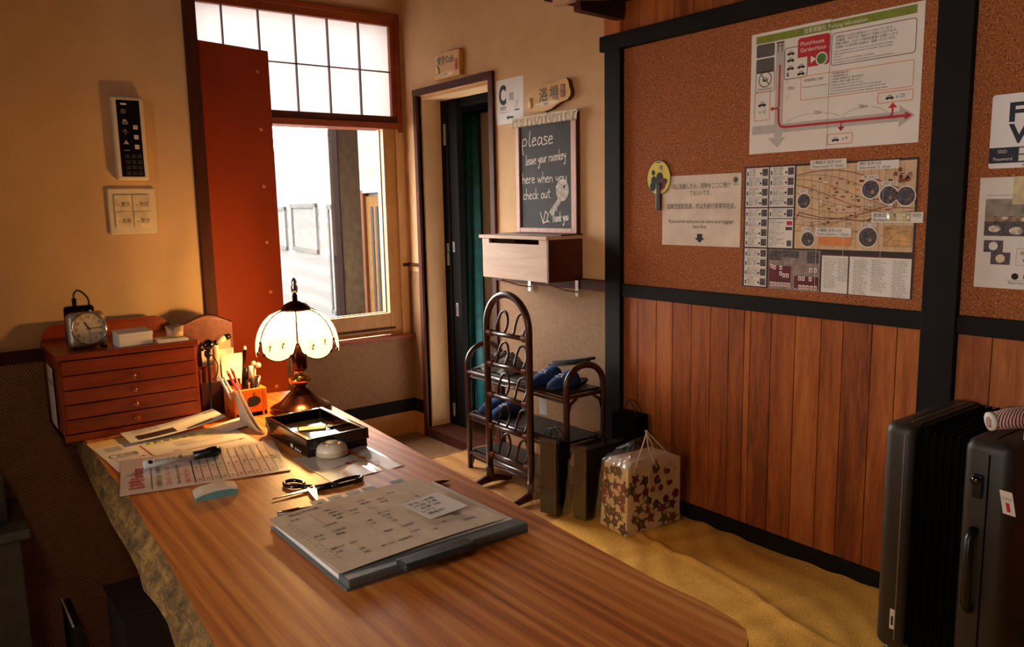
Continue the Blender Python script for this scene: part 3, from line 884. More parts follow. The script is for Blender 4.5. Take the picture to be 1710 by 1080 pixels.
ch = thing('portable_charger', 'glossy black power pack standing behind the alarm clock with a looped cable', 'charger', (2.09, -2.113, CZ))
mb = MB(); bb = MB(); bb.bx(2.082, 2.1, -2.148, -2.082, CZ+.0005, CZ+.098, lacquer, .008, seg=3); mb.add(bb.v, bb.f, lacquer); mb.build('case', ch)
mb = MB(); mb.bx(2.0995, 2.1006, -2.094, -2.09, CZ+.082, CZ+.086, mat('indicator_white', '#e8e8f0', .3)); mb.build('indicator', ch)
mb = MB(); mb.bx(2.086, 2.096, -2.128, -2.118, CZ+.096, CZ+.116, black_plastic, .002)
mb.tube([(2.091, -2.123, CZ+.115), (2.091, -2.122, CZ+.126), (2.091, -2.114, CZ+.134), (2.091, -2.102, CZ+.126), (2.09, -2.093, CZ+.112), (2.079, -2.09, CZ+.098), (2.074, -2.089, CZ+.05), (2.072, -2.088, CZ+.010), (2.05, -2.085, CZ+.0045), (1.99, -2.08, CZ+.0045)], .0022, black_plastic, 8, sm=5); mb.build('cable', ch)
T = Matrix.Translation((2.155, -2.012, CZ)) @ Matrix.Rotation(math.radians(6), 4, 'Z')
mb = MB(); mb.bx(-.03, .028, -.043, .034, .0004, .024, paper, .001, T=T); mb.bx(-.03, .029, -.0435, .0345, .0245, .034, paper, .001, T=T @ Matrix.Rotation(math.radians(4), 4, 'Y'))
one('paper_box', mb, 'closed white paper box lying on the drawer cabinet beside the clock', 'box', (2.155, -2.012, CZ))
mb = MB(); mb.bx(2.135, 2.192, -1.965, -1.896, CZ, CZ+.006, paper, .0008); mb.bx(2.14, 2.19, -1.96, -1.90, CZ+.006, CZ+.0085, paper_warm)
one('card_stack', mb, 'low stack of white cards under the small round tin', 'cards', (2.16, -1.93, CZ))
mb = MB(); mb.lathe((2.155, -1.918, CZ+.0085), [(.018, 0), (.019, .001), (.021, .026), (.0195, .026), (.018, .003), (.001, .002)], mat('frosted_cup', '#b09070', .5, var=.3, vscale=60), 20)
one('small_cup', mb, 'small frosted round tin standing on white cards on the cabinet', 'tin', (2.155, -1.918, CZ+.0085))

# ---------------------------------------------------------------- leather letter rack and its contents
lr = thing('letter_rack', 'brown leather letter rack with an arched stitched back beside the drawer cabinet', 'letter rack', (2.08, -1.8, DZT))
fr = Fr((2.0, -1.868, DZT), (0, 1, 0), (0, 0, 1))
bk = [(0, 0), (.138, 0), (.138, .214), (.118, .222), (.098, .232), (.078, .238), (.058, .237), (.035, .228), (.015, .22), (0, .215)]
mb = MB(); mb.prism(bk, fr, 0, .01, leather)
mb.tube([fr.p(u, v, .005) for u, v in bk[2:]], .004, mat('leather_edge', '#451408', .4), 8); mb.build('back', lr)
mb = MB()
for i in range(26):
    u = .012+.114*i/25; v = .214+.017*math.sin(PI*(u)/.138)
    mb.line(fr, [(u-.0014, v), (u+.0014, v)], .0008, mat('pale_stitch', '#d9a070', .8), .0106)
mb.build('stitching', lr)
mb = MB(); mb.bx(2.01, 2.16, -1.868, -1.862, DZT, DZT+.12, leather, .001); mb.bx(2.01, 2.1, -1.736, -1.73, DZT, DZT+.12, leather, .001); mb.bx(2.01, 2.16, -1.865, -1.733, DZT, DZT+.006, leather); mb.build('side', lr)
mb = MB(); mb.bx(2.155, 2.163, -1.868, -1.766, DZT, DZT+.085, mat('dark_leather', '#3a0f0a', .45), .002); mb.build('front_panel', lr)
mb = MB(); mb.bx(2.085, 2.092, -1.862, -1.736, DZT, DZT+.115, leather, .002); mb.build('divider', lr)
def env(x, y0, y1, z0, z1, lean, label, m, name='envelope', cat='envelope'):
    f = Fr((x, y0, z0), (0, 1, 0), (-lean, 0, 1)); mb = MB(); mb.sheet(f, y1-y0, z1-z0, m, .0012)
    return one(name, mb, label, cat, (x, (y0+y1)/2, z0))
env(2.032, -1.815, -1.742, DZT+.0062, DZT+.168, .05, 'cream envelope at the back of the letter rack', paper_warm)
env(2.112, -1.795, -1.738, DZT+.0062, DZT+.142, .08, 'white folded envelope at the front of the letter rack behind the pens', paper)
env(2.06, -1.83, -1.745, DZT+.0062, DZT+.15, .04, 'white envelope in the middle of the letter rack', paper)
q = thing('glue_bottle', 'slim white bottle with a bent black nozzle standing in the letter rack', 'bottle', (2.12, -1.812, DZT+.006))
mb = MB(); mb.lathe((2.12, -1.812, DZT+.0065), [(.008, 0), (.0085, .002), (.0085, .165), (.006, .17)], white_plastic, 14); mb.build('body', q)
mb = MB(); mb.ball((2.12, -1.811, DZT+.178), .0085, black_plastic, 12); mb.tube([(2.12, -1.811, DZT+.178), (2.12, -1.797, DZT+.184), (2.12, -1.785, DZT+.190)], [.007, .0085, .008], white_plastic, 10); mb.tube([(2.12, -1.785, DZT+.190), (2.12, -1.772, DZT+.194)], [.0085, .006], black_plastic, 10); mb.build('nozzle', q)
q = thing('desk_gadget', 'black round-headed gadget on a stem with a wire beside the cabinet', 'gadget', (2.175, -1.85, DZT+.001))
mb = MB(); mb.lathe((2.183, -1.85, DZT+.001), [(.012, 0), (.012, .004), (.006, .008), (.0035, .012), (.0035, .15), (.009, .16), (.008, .17)], black_plastic, 12); mb.build('stem', q)
mb = MB(); mb.ball((2.183, -1.848, DZT+.186), (.015, .015, .0145), lacquer, 16); mb.tube([(2.186, -1.86, DZT+.183), (2.189, -1.868, DZT+.181)], [.004, .001], paper, 8); mb.build('head', q)
mb = MB(); mb.tube([(2.183, -1.846, DZT+.165), (2.188, -1.835, DZT+.15), (2.19, -1.83, DZT+.13), (2.188, -1.835, DZT+.105), (2.184, -1.844, DZT+.095)], .0014, bronze, 6, sm=4); mb.build('wire', q)

# ---------------------------------------------------------------- pen holder with pens
PX, PY = 2.212, -1.773
pc = thing('pen_holder', 'orange wooden cube pen holder with a dark leaf emblem beside the lamp', 'pen holder', (PX, PY, DZT))
mb = MB(); h = .042; zz = DZT+.072
mb.bx(PX-h, PX+h, PY-h, PY-h+.012, DZT, zz, cup_wood, .003); mb.bx(PX-h, PX+h, PY+h-.012, PY+h, DZT, zz, cup_wood, .003)
mb.bx(PX-h, PX-h+.012, PY-h+.0122, PY+h-.0122, DZT, zz, cup_wood, .002); mb.bx(PX+h-.012, PX+h, PY-h+.0122, PY+h-.0122, DZT, zz, cup_wood, .002)
mb.bx(PX-h, PX+h, PY-h+.001, PY+h-.001, DZT+.0005, DZT+.012, cup_wood); mb.build('body', pc)
fe = Fr((PX+h, PY+.006, DZT+.04), (0, 1, 0), (0, 0, 1))
mb = MB(); mb.poly(fe, [(.017*math.cos(a)*(1+.12*math.cos(3*a)), .015*math.sin(a)*(1+.15*math.sin(2*a+1))) for a in [2*PI*i/22 for i in range(22)]], ink, .0006)
mb.line(fe, [(.0, .014), (.004, .021)], .003, ink, .0007); mb.build('emblem', pc)
def stick(label, x, y, tx, ty, tz, r, m, name='pen', cat='pen', tip=None, cap=None):
    o = Vector((x, y, DZT+.0150)); t = Vector((tx, ty, tz))
    mb = MB(); mb.tube([o, o+(t-o)*.93], r, m, 8); b = one(name, mb, label, cat, o, 'pens in the wooden cube')
    if tip:
        mb = MB(); mb.tube([o+(t-o)*.93, o+(t-o)*.97, t], [r, r, r*.35], tip, 8); mb.build('tip', b)
    if cap:
        mb = MB(); mb.tube([o+(t-o)*.7, t], r*1.25, cap, 10); mb.build('cap', b)
    return b
stick('dark pen with pale tip leaning far left over the letter rack', 2.214, -1.785, 2.155, -1.768+.022, .75+.168, .0045, bronze, tip=paper)
stick('white paper-wrapped stick leaning left, lowest of the holder', 2.225, -1.798, 2.235, -1.842, .863, .0032, paper, 'wrapped_stick', 'stick', tip=paper)
stick('white slim stick leaning left beside the lowest one', 2.232, -1.79, 2.242, -1.834, .862, .0028, paper_cool, 'wrapped_stick', 'stick', tip=paper)
stick('red pencil leaning left in the wooden pen holder', 2.225, -1.775, 2.222, -1.818, .872, .0034, red_ink, 'pencil', 'pencil', tip=paper_warm)
stick('orange-red pencil leaning slightly left in the pen holder', 2.215, -1.77, 2.21, -1.803, .875, .0034, mat('orange_red_paint', '#c8401c', .4), 'pencil', 'pencil', tip=paper_warm)
stick('black marker standing upright in the pen holder', 2.2, -1.765, 2.195, -1.762, .868, .0048, black_plastic, 'marker', 'marker', cap=black_plastic)
stick('dark marker with pale cap in the middle of the pen holder', 2.205, -1.752, 2.2, -1.75, .872, .005, black_plastic, 'marker', 'marker', cap=paper_warm)
stick('black round-ended brush at the right of the pen holder', 2.22, -1.755, 2.226, -1.742, .848, .006, black_plastic, 'marker', 'marker', cap=ink_soft)
stick('silver pen leaning right in the pen holder', 2.235, -1.752, 2.236, -1.745, .852, .0035, steel, tip=bronze)
stick('pale pen with yellow ball end in the pen holder', 2.195, -1.752, 2.19, -1.741, .874, .003, paper_warm, tip=paper_warm)
mb = MB(); mb.ball((2.205, -1.732, .871), .0075, mat('cream_ball', '#d8c890', .5), 12); mb.ball((2.2, -1.742, .877), .006, mat('cream_ball', '#d8c890', .5), 10)
mb.tube([(2.21, -1.753, DZT+.0125), (2.205, -1.740, .866)], .002, paper_warm, 6)
one('ball_pin', mb, 'pin topped with cream balls at the back of the pen holder', 'pin', (2.21, -1.745, DZT+.0125), 'pens in the wooden cube')
# leaflets leaning against the tray
for i, (a0, a1, b0, b1, lab, m) in enumerate((((2.30, -1.818), (2.42, -1.812), .085, .004, 'pale leaflet leaning on edge between pen holder and tray, front', paper_warm), ((2.285, -1.806), (2.43, -1.8045), .092, .006, 'cream leaflet leaning on edge between pen holder and tray, back', paper))):
    mb = MB(); n = 10; vs = []
    for k in range(n+1):
        t = k/n; x = a0[0]+(a1[0]-a0[0])*t; y = a0[1]+(a1[1]-a0[1])*t; tp = b0*(1-t)**1.3+.008
        vs += [(x, y, DZT+.001), (x-.004, y-.010+.006*t, DZT+.001+tp)]
    mb.add(vs, [(2*k, 2*k+2, 2*k+3, 2*k+1) for k in range(n)], m, True)
    o = one('leaflet', mb, lab, 'leaflet', (a0[0], a0[1], DZT)); sd = o.modifiers.new('thickness', 'SOLIDIFY'); sd.thickness = .0008

# ---------------------------------------------------------------- trays and key
TX0, TX1, TY0, TY1 = 2.428, 2.672, -1.802, -1.658
def tray(z0, z1, m, label, x0, x1, y0, y1, txt=False):
    t = thing('tray', label, 'tray', ((x0+x1)/2, (y0+y1)/2, z0))
    mb = MB(); mb.bx(x0, x1, y0, y1, z0, z0+.005, m); mb.build('bottom', t)
    mb = MB()
    for a in ((x0, x1, y0, y0+.011), (x0, x1, y1-.011, y1), (x0, x0+.011, y0+.0112, y1-.0112), (x1-.011, x1, y0+.0112, y1-.0112)): mb.bx(*a, z0+.004, z1, m, .002)
    mb.build('rim', t)
    if txt:
        mb = MB(); f = Fr((x0, y0-.0003, z0), (1, 0, 0), (0, 0, 1)); mb.rect(f, .145, .004, .158, .012, paper); mb.rect(f, .17, .003, .176, .009, paper); mb.rect(f, .18, .003, .19, .008, paper); mb.rect(f, .195, .002, .2, .008, paper); mb.build('marks', t)
    return t
tray(DZT, DZT+.017, mat('dark_brown_tray', '#1c0c09', .25), 'dark brown shallow tray underneath, carrying the black tray', TX0+.004, TX1-.002, TY0+.002, TY1-.004, True)
tray(DZT+.0172, DZT+.041, lacquer, 'black lacquered tray holding a key with a yellow tag', TX0, TX1, TY0, TY1)
ky = thing('room_key', 'key with a yellow numbered tag lying in the black tray', 'key', (2.56, -1.735, DZT+.0224))
ft = Fr((2.5005, -1.742, DZT+.0226), (.85, .5, 0), (-.5, .85, 0))
ft = Fr((2.54, -1.765, DZT+.0226), (.36, .93, 0), (-.93, .36, 0))
mb = MB(); mb.prism([(0, 0), (.056, .002), (.06, .016), (.056, .03), (0, .028)], ft, 0, .003, yellow_print); mb.text('2001', ft, .008, .009, .012, mat('tag_ink', '#6a6420', .6), lift=.0034); mb.build('tag', ky)
cc = ft.p(.068, .016, .003)
mb = MB(); mb.tube([cc + Vector((.009*math.cos(a), .009*math.sin(a), .001*math.sin(3*a))) for a in [2*PI*i/20 for i in range(20)]], .0011, steel, 6, closed=True); mb.tube([cc + Vector((.004+.006*math.cos(a), -.008+.006*math.sin(a), .002)) for a in [2*PI*i/16 for i in range(16)]], .0009, steel, 6, closed=True); mb.build('key_ring', ky)
f2 = Fr(ft.p(.076, .016, .0), (.12, .99, 0), (-.99, .12, 0))
mb = MB(); mb.fbx(f2, -.008, .004, -.007, .007, .0005, .003, bronze, .001); mb.fbx(f2, 0, .046, -.0022, .0022, .0008, .003, black_plastic)
for u in (.026, .034, .041): mb.fbx(f2, u, u+.004, -.006, -.002, .0008, .003, black_plastic)
mb.build('key', ky)

# ---------------------------------------------------------------- bell, sleeve, papers, marker, eraser, scissors, pens
fs = Fr((2.846, -1.824, DZT+.0005), (-.02, 1, 0), (-1, 0.04, 0))
fs = Fr((2.846, -1.826, DZT+.0005), (.0, 1, 0), (-1, 0, 0), lambda u, v: .0012*math.sin(u*95)*max(0, min(1, u*8)))
mb = MB(); mb.sheet(fs, .158, .195, mat('glossy_sleeve', '#e9dcd0', .12, var=.04, coat=.6))
mb.disc(fs, .075, .085, .008, red_ink, .0012); mb.poly(fs, [(.082, .083), (.093, .083), (.088, .095)], red_ink, .0013)
mb.line(fs, [(.075+.052*math.cos(a)*1.0, .055+.03*math.sin(a)) for a in [2.6-.26*i for i in range(15)]], .0014, ink_soft, .0013)
for k in range(7): mb.rect(fs, .09+.006*(k % 3), .135+.006*k, .094+.006*(k % 3)+.012*random.random(), .138+.006*k, red_ink if k % 2 else ink_soft, .0013)
for k in range(5): mb.line(fs, [(.1+.004*k, .1), (.112+.004*k, .104+.002*k)], .0012, green_ink, .0013)
mb.text('ご案内', fs, .1, .165, .008, ink_soft, lift=.0013)
one('plastic_sleeve', mb, 'glossy plastic sleeve with a red mark under the bell', 'sleeve', (2.75, -1.75, DZT))
bl_ = thing('call_bell', 'round cream call bell with a push button standing in front of the trays', 'bell', (2.682, -1.752, DZT+.003))
BX, BY, BZ = 2.688, -1.754, DZT+.003
mb = MB(); mb.lathe((BX, BY, BZ), [(.030, 0), (.0335, .002), (.0335, .008), (.0325, .009)], mat('bell_base', '#c9b49a', .4), 36); mb.build('base', bl_)
mb = MB(); mb.lathe((BX, BY, BZ), [(.0325, .009), (.0325, .013), (.029, .021), (.022, .026), (.0145, .0275), (.0138, .0262)], mat('bell_cream', '#e2d2b8', .35), 36); mb.build('dome', bl_)
mb = MB(); mb.lathe((BX, BY, BZ), [(.0135, .0255), (.0132, .029), (.012, .0305), (.0005, .031)], mat('bell_cream', '#e2d2b8', .35), 28); mb.build('button', bl_)

def dsheet(o, down, w_, h_, z, bend=None):
    """a portrait sheet on the desk: o the pixel-lower-left corner, down its reading-down direction"""
    dn = Vector((down[0], down[1], 0)).normalized()
    V = -dn; U = V.cross(Vector((0, 0, 1)))
    return Fr((o[0], o[1], z), U, V, bend)
# cream sheet at the far left
f = Fr((2.372, -2.142, DZT+.0003), (-.05, 1, 0), (-1, -.05, 0)); mb = MB(); mb.sheet(f, .1, .135, mat('cream_sheet', '#e8c48c', .8, var=.03)); mb.text('ご案内', f, .012, .02, .008, ink); mb.text('館内', f, .014, .035, .007, ink)
one('loose_sheet', mb, 'cream sheet peeking out at the desk edge beside the cabinet', 'paper', (2.31, -2.09, DZT), 'papers on the desk')
# parking map form
f = Fr((2.507, -2.134, DZT+.0012), (-.05, 1, 0), (-1, -.05, 0)); mb = MB(); mb.sheet(f, .297, .21, paper)
mb.rect(f, .016, .16, .05, .2, grey_ink)
mb.line(f, rrect(.012, .105, .066, .13, .006), .0018, ink, closed=True); mb.text('北海屋', f, .024, .112, .01, ink)
mb.line(f, rrect(.018, .07, .062, .096, .003), .0012, orange_ink, closed=True); mb.text('x 12', f, .028, .079, .007, ink_soft)
mb.line(f, [(.085, .165), (.085, .07), (.092, .058), (.27, .058)], .003, red_ink); mb.line(f, [(.085, .083), (.068, .083)], .002, red_ink); mb.poly(f, [(.064, .083), (.072, .088), (.072, .078)], red_ink)
mb.poly(f, [(.27, .064), (.27, .052), (.285, .058)], red_ink)
mb.line(f, rrect(.15, .1, .25, .14, .003), .0012, orange_ink, closed=True)
for k in range(4): mb.text('駐車場は建物前にございます 予約不可', f, .155, .131-.009*k, .0042, ink_soft, maxw=.09)
mb.text('50m', f, .13, .07, .007, ink); mb.text('x 9', f, .19, .035, .007, ink)
mb.rect(f, .09, .145, .28, .185, mat('pale_yellow', '#e8dca8', .8)); mb.text('P 駐車場案内', f, .1, .158, .014, ink_soft); mb.line(f, [(.2, .145), (.2, .185), (.28, .185), (.28, .145)], .0012, ink)
one('parking_map', mb, 'white sheet with a red route line under the parking list', 'paper', (2.4, -1.98, DZT), 'papers on the desk')
# parking list in a sleeve
dn = (.205, .979)
U_ = Vector((-.979, .205, 0)); V_ = Vector((-.205, -.979, 0))
f = Fr((2.726, -1.86, DZT+.0026), U_, V_); 
mb = MB(); mb.sheet(f, .235, .31, mat('clear_sleeve_paper', '#e2d8cf', .25, var=.03, coat=.4))
H = .30
mb.text('駐車場', f, .025, H-.03, .022, red_ink, w=.055, bold=.01); mb.text('Parking', f, .085, H-.03, .022, red_ink, w=.075, bold=.015)
mb.line(f, [(.012, H-.045), (.215, H-.045)], .0013, ink)
for k, (t, m) in enumerate((('お部屋番号とお名前、お車の番号を', ink), ('ご記入の上、フロントまで', red_ink), ('Please write your room number', ink), ('駐車は午後三時から', red_ink))):
    mb.text(t, f, .02, H-.062-.017*k, .0075, m, maxw=.13)
mb.line(f, [(.012, H-.122), (.215, H-.122)], .0013, ink)
for k in range(11):
    y = H-.122-.0155*k; mb.line(f, [(.012, y), (.215, y)], .0012 if k % 3 else .0018, ink); mb.text(str(201+k), f, .02, y-.011, .0062, ink); mb.text('号室', f, .1, y-.011, .0055, ink_soft)
for u in (.012, .085, .15, .215): mb.line(f, [(u, H-.122), (u, H-.122-.155)], .001, ink_soft)
mb.disc(f, .10, .018, .006, green_ink, .0006, 14); mb.disc(f, .118, .02, .0045, ink_soft, .0006, 14); mb.text('ご協力お願い致します', f, .06, .006, .0052, ink, maxw=.1)
one('parking_list', mb, 'parking list in a clear sleeve with red heading, nearest the desk edge', 'paper', (2.59, -1.98, DZT), 'papers on the desk')
# top form with black strips, bowed
f = Fr((2.324, -2.073, DZT+.0048), (-.01, 1, 0), (-1, -.01, 0), lambda u, v: .022*(u/.215)**2+.003)
mb = MB(); mb.sheet(f, .215, .105, paper); mb.rect(f, .02, .012, .105, .052, mat('dark_strip', '#3a2620', .6), .0008); mb.poly(f, [(.125, .004), (.19, .018), (.19, .028), (.125, .014)], mat('dark_strip', '#3a2620', .6), .0008)
for k in range(3): mb.text('お客様控え  No. 000', f, .02, .09-.011*k, .005, ink_soft, maxw=.08, lift=.0009)
mb.text('宿泊', f, .185, .08, .008, ink_soft, lift=.0009)
one('receipt_form', mb, 'bowed white form with two dark strips on top of the papers', 'form', (2.27, -1.96, DZT+.004), 'papers on the desk')
f = Fr((2.36, -1.87, DZT+.0022), (-.3, 1, 0), (-1, -.3, 0), lambda u, v: .006*(u/.1)); mb = MB(); mb.sheet(f, .085, .075, paper)
one('folded_note', mb, 'small white folded sheet behind the bowed form', 'paper', (2.33, -1.83, DZT+.002), 'papers on the desk')
# marker
mk = thing('marker', 'thick white marker with a big black cap lying on the parking list', 'marker', (2.53, -2.0, DZT+.003))
a = Vector((2.527, -2.092, DZT+.0125)); b = Vector((2.532, -1.995, DZT+.0125)); c = Vector((2.534, -1.940, DZT+.0145))
mb = MB(); mb.tube([a, a+(b-a)*.03, b], [.0075, .0085, .0085], paper_cool, 16); mb.build('barrel', mk)
fm = Fr(a+Vector((.0, .004, .0088)), (.05, 1, 0), (-1, .05, 0)); 
fmx = Fr(a+Vector((.006, .0, .0061)), (.05, 1, 0), (-.72, .036, .7)); mb = MB(); mb.disc(fmx, .012, -.001, .0045, ink, .0008, 14); mb.text('ホワイトボード', fmx, .02, -.004, .0062, ink, w=.04, lift=.0009); mb.text('黒', fmx, .066, -.004, .007, ink, lift=.0009); mb.build('print', mk)
mb = MB(); mb.tube([b, b+(c-b)*.45, b+(c-b)*.55, b+(c-b)*.8, c], [.0088, .0092, .011, .0118, .009], black_plastic, 18); mb.build('cap', mk)
# eraser
er = thing('board_eraser', 'white and teal curved whiteboard eraser lying on the bare desk', 'eraser', (2.753, -2.02, DZT))
fe = Fr((2.778, -2.060, DZT), (.13, 1, 0), (0, 0, 1))
bot = [(0, 0), (.072, 0), (.074, .01), (.06, .013), (.036, .0135), (.014, .0105), (0, .006)]
topc = [(0, .0065), (.014, .011), (.036, .014), (.06, .0135), (.074, .0105), (.073, .016), (.055, .0195), (.036, .020), (.014, .017), (0, .012)]
mb = MB(); mb.prism(bot, fe, -.034, 0, teal_plastic); mb.build('felt_base', er)
mb = MB(); mb.prism(topc, fe, -.035, .0005, white_plastic); mb.build('grip', er)
# scissors
sc_ = thing('scissors', 'black-handled scissors lying half open on the desk', 'scissors', (2.858, -1.876, DZT))
Z = DZT+.004
pv = Vector((2.858, -1.874, Z))
mb = MB(); fb = Fr((0, 0, Z), (1, 0, 0), (0, 1, 0))
mb.prism([(2.862, -1.95), (2.855, -1.884), (2.85, -1.868), (2.861, -1.868), (2.866, -1.884)], fb, -.0015, .0005, steel); mb.build('blade', sc_)
mb = MB(); mb.prism([(2.94, -1.896), (2.868, -1.868), (2.852, -1.868), (2.852, -1.878), (2.862, -1.884)], fb, .0008, .0025, steel); mb.lathe((pv.x, pv.y, Z+.0025), [(.004, 0), (.004, .0012), (.0005, .0016)], brass, 12); mb.build('blade', sc_)
def ring(c, rx, ry, a, m, r=.0036):
    ca_, sa_ = math.cos(a), math.sin(a)
    return [Vector((c[0]+rx*math.cos(t)*ca_-ry*math.sin(t)*sa_, c[1]+rx*math.cos(t)*sa_+ry*math.sin(t)*ca_, Z+.0005)) for t in [2*PI*i/24 for i in range(24)]]
mb = MB(); mb.tube(ring((2.812, -1.889), .022, .0155, .25, lacquer), .0038, lacquer, 8, closed=True); mb.tube([(2.834, -1.884, Z), (2.852, -1.872, Z)], [.0045, .0055], black_plastic, 8); mb.build('handle', sc_)
mb = MB(); mb.tube(ring((2.866, -1.806), .013, .033, .1, lacquer), .004, lacquer, 8, closed=True); mb.tube([(2.868, -1.838, Z), (2.862, -1.868, Z)], [.0075, .006], black_plastic, 8); mb.build('handle', sc_)
# pens by the binder
def lay(label, p0, p1, r, m, m2, name='pen', cat='pen'):
    a = Vector((*p0, DZT+r)); b = Vector((*p1, DZT+r)); d = b-a
    mb = MB(); mb.tube([a, a+d*.85], r, m, 10); o = one(name, mb, label, cat, a)
    mb = MB(); mb.tube([a+d*.85, a+d*.93, b], [r, r*.7, r*.2], m2, 10); mb.build('tip', o)
    mb = MB(); mb.tube([a+d*.02+Vector((0, 0, r)), a+d*.3+Vector((0, 0, r*1.1))], r*.3, brass, 6); mb.build('clip', o)
lay('dark red pen lying left of the clipboard binder', (2.942, -1.971), (2.963, -1.85), .0042, mat('wine_pen', '#3a0f10', .25), bronze)
lay('red pencil lying behind the top corner of the clipboard binder', (2.964, -1.755), (2.988, -1.652), .0035, mat('brick_pencil', '#8a2a18', .4), bronze, 'pencil', 'pencil')

# ---------------------------------------------------------------- clipboard binder
bi = thing('binder', 'grey clip binder stacked with written sheets and index tabs on the desk', 'binder', (3.13, -1.84, DZT))
gc = mat('grey_binder_board', '#5f666a', .4, var=.05)
mb = MB(); mb.bx(2.985, 3.268, -2.0, -1.682, DZT, DZT+.005, gc, .0015); mb.build('cover', bi)
mb = MB(); mb.bx(3.238, 3.27, -1.998, -1.683, DZT+.004, DZT+.017, gc, .003); mb.build('spine', bi)
mb = MB(); mb.bx(3.262, 3.292, -1.92, -1.797, DZT+.012, DZT+.024, mat('dark_clip', '#34383a', .3), .004); mb.build('clip', bi)
def bsheet(x0, x1, y0, y1, z, m, lift, tw=0.0):
    f = Fr((x1, y0, z), (-tw, 1, 0), (-1, -tw, 0), lambda u, v: lift*max(0, (v-.02)/.2)*.3 + .0008*math.sin(u*9)); return f
mb = MB(); mb.bx(2.99, 3.236, -1.995, -1.69, DZT+.005, DZT+.012, paper); mb.build('sheet_stack', bi)
f = bsheet(0, 3.255, -1.992, 0, DZT+.0125, paper, .0, .0); mb = MB(); mb.sheet(f, .297, .26, paper_warm); mb.build('sheet', bi)
f = bsheet(0, 3.262, -1.975, 0, DZT+.0150, paper, .0, .02); mb = MB(); mb.sheet(f, .285, .255, paper); mb.build('sheet', bi)
f = Fr((3.245, -1.995, DZT+.018), (-.035, 1, 0), (-1, -.035, 0), lambda u, v: .005*math.sin(min(1, max(0, u/.3))*PI)*.6 - .0015*v/.26)
mb = MB(); mb.sheet(f, .293, .262, mat('worn_form_paper', '#dcc8b2', .8, var=.05, vscale=25))
for k in range(15): mb.line(f, [(.02, .03+.0145*k), (.275, .03+.0145*k)], .0006, mat('faint_line', '#b8a290', .8), .0006)
for u in (.02, .06, .11, .15, .2, .24, .275): mb.line(f, [(u, .03), (u, .233)], .0006, mat('faint_line', '#b8a290', .8), .0006)
random.seed(11)
wr_ = ['山田様', '2名', '3/14', '鍵 OK', '朝食', '田中', '済', '15:00', 'Lee', '1泊', '和室', '202', '洋室', '現金']
for k in range(60):
    r_ = random.randrange(14); mb.text(random.choice(wr_), f, .024+.03*random.randrange(8), .033+.0145*r_, .006, ink_soft, maxw=.03, lift=.0009)
for k in range(13): mb.text(str(k+1), f, .012, .034+.0145*k, .004, ink_soft, lift=.0009)
mb.text('宿泊予約表', f, .03, .243, .008, ink_soft, lift=.0009)
mb.build('top_sheet', bi)
f2 = Fr((3.172, -1.806, DZT+.0245), (-.05, 1, 0), (-1, -.05, 0), lambda u, v: .006*(u/.08)**2*.5)
mb = MB(); mb.sheet(f2, .075, .088, paper)
for k, t in enumerate(('本日ご到着', '19:30 夕食', '駐車 2台', 'レイト', '鍵返却')): mb.text(t, f2, .006+.004*(k % 3), .07-.0135*k, .0075, ink, maxw=.062, lift=.0009)
mb.build('sticky_note', bi)
for y in (-1.9, -1.868, -1.832, -1.8, -1.742):
    f = Fr((2.992, y-.013, DZT+.0085), (0, 1, 0), (-1, 0, .06)); mb = MB(); mb.sheet(f, .026, .052, mat('grey_tab', '#7d8a8a', .5, var=.06)); mb.text('月', f, .008, .03, .008, dark_grey_ink); mb.build('index_tab', bi)

# ================================================================ NEAR LEFT WALL
FL = Fr((XW, 0, 0), (0, 1, 0), (0, 0, 1))
pn = thing('partition_panel', 'tall orange-red panel with pale round pins beside the window', 'panel', (1.87, -1.63, 0))
pd = Vector((-.259, .966, 0))
fp = Fr((1.903, -1.7385, 0), pd, (0, 0, 1))
mb = MB(); bb = MB(); bb.bx(0, .233, .0, 1.734, -.02, 0, panel_paint, .002); mb.add([fp.p(*q) for q in bb.v], bb.f, panel_paint); mb.build('board', pn)
for u, v in ((430, 119), (436, 216), (441, 311), (446, 404), (452, 487), (462, 645)):
    d = CR*((u-855)/FPX) - CU*((v-540)/FPX) + _f
    q = CP + d*((fp.o-CP).dot(fp.W)/d.dot(fp.W)); mb = MB(); mb.lathe(q, [(.0062, 0), (.0062, .001), (.0045, .0026), (.0003, .0032)], mat('pale_pin', '#c87a54', .4), 14, fp.W); mb.build('pin', pn)
rc = thing('control_panel', 'tall ivory control panel with a black keypad face on the left wall', 'control panel', (XW, -1.935, 1.353))
mb = MB(); bb = MB(); bb.bx(-1.974, -1.895, 1.353, 1.565, 0, .024, white_plastic, .006, seg=3)
mb.add([FL.p(*q) for q in bb.v], bb.f, white_plastic); mb.build('case', rc)
mb = MB(); mb.fbx(FL, -1.962, -1.907, 1.362, 1.556, .0238, .0246, mat('black_face', '#120e10', .25)); sc2 = mb.build('keypad_face', rc)
mb = MB(); mb.fbx(FL, -1.952, -1.938, 1.544, 1.548, .0247, .0252, paper_cool); mb.build('indicator', sc2)
mb = MB()
for k, t in enumerate(('▣', '♨', '☂', '▲')): mb.text(t, FL, -1.952, 1.523-.026*k, .010, grey_ink, lift=.0249)
mb.line(FL, [(-1.952, 1.429), (-1.94, 1.429)], .0015, grey_ink, .025); mb.build('symbols', sc2)
for k in range(3):
    mb = MB(); mb.fbx(FL, -1.926, -1.915, 1.483-.025*k, 1.494-.025*k, .0246, .0262, white_plastic, .001); mb.text('入', FL, -1.9235, 1.486-.025*k, .005, ink, lift=.0264); mb.build('button', sc2)
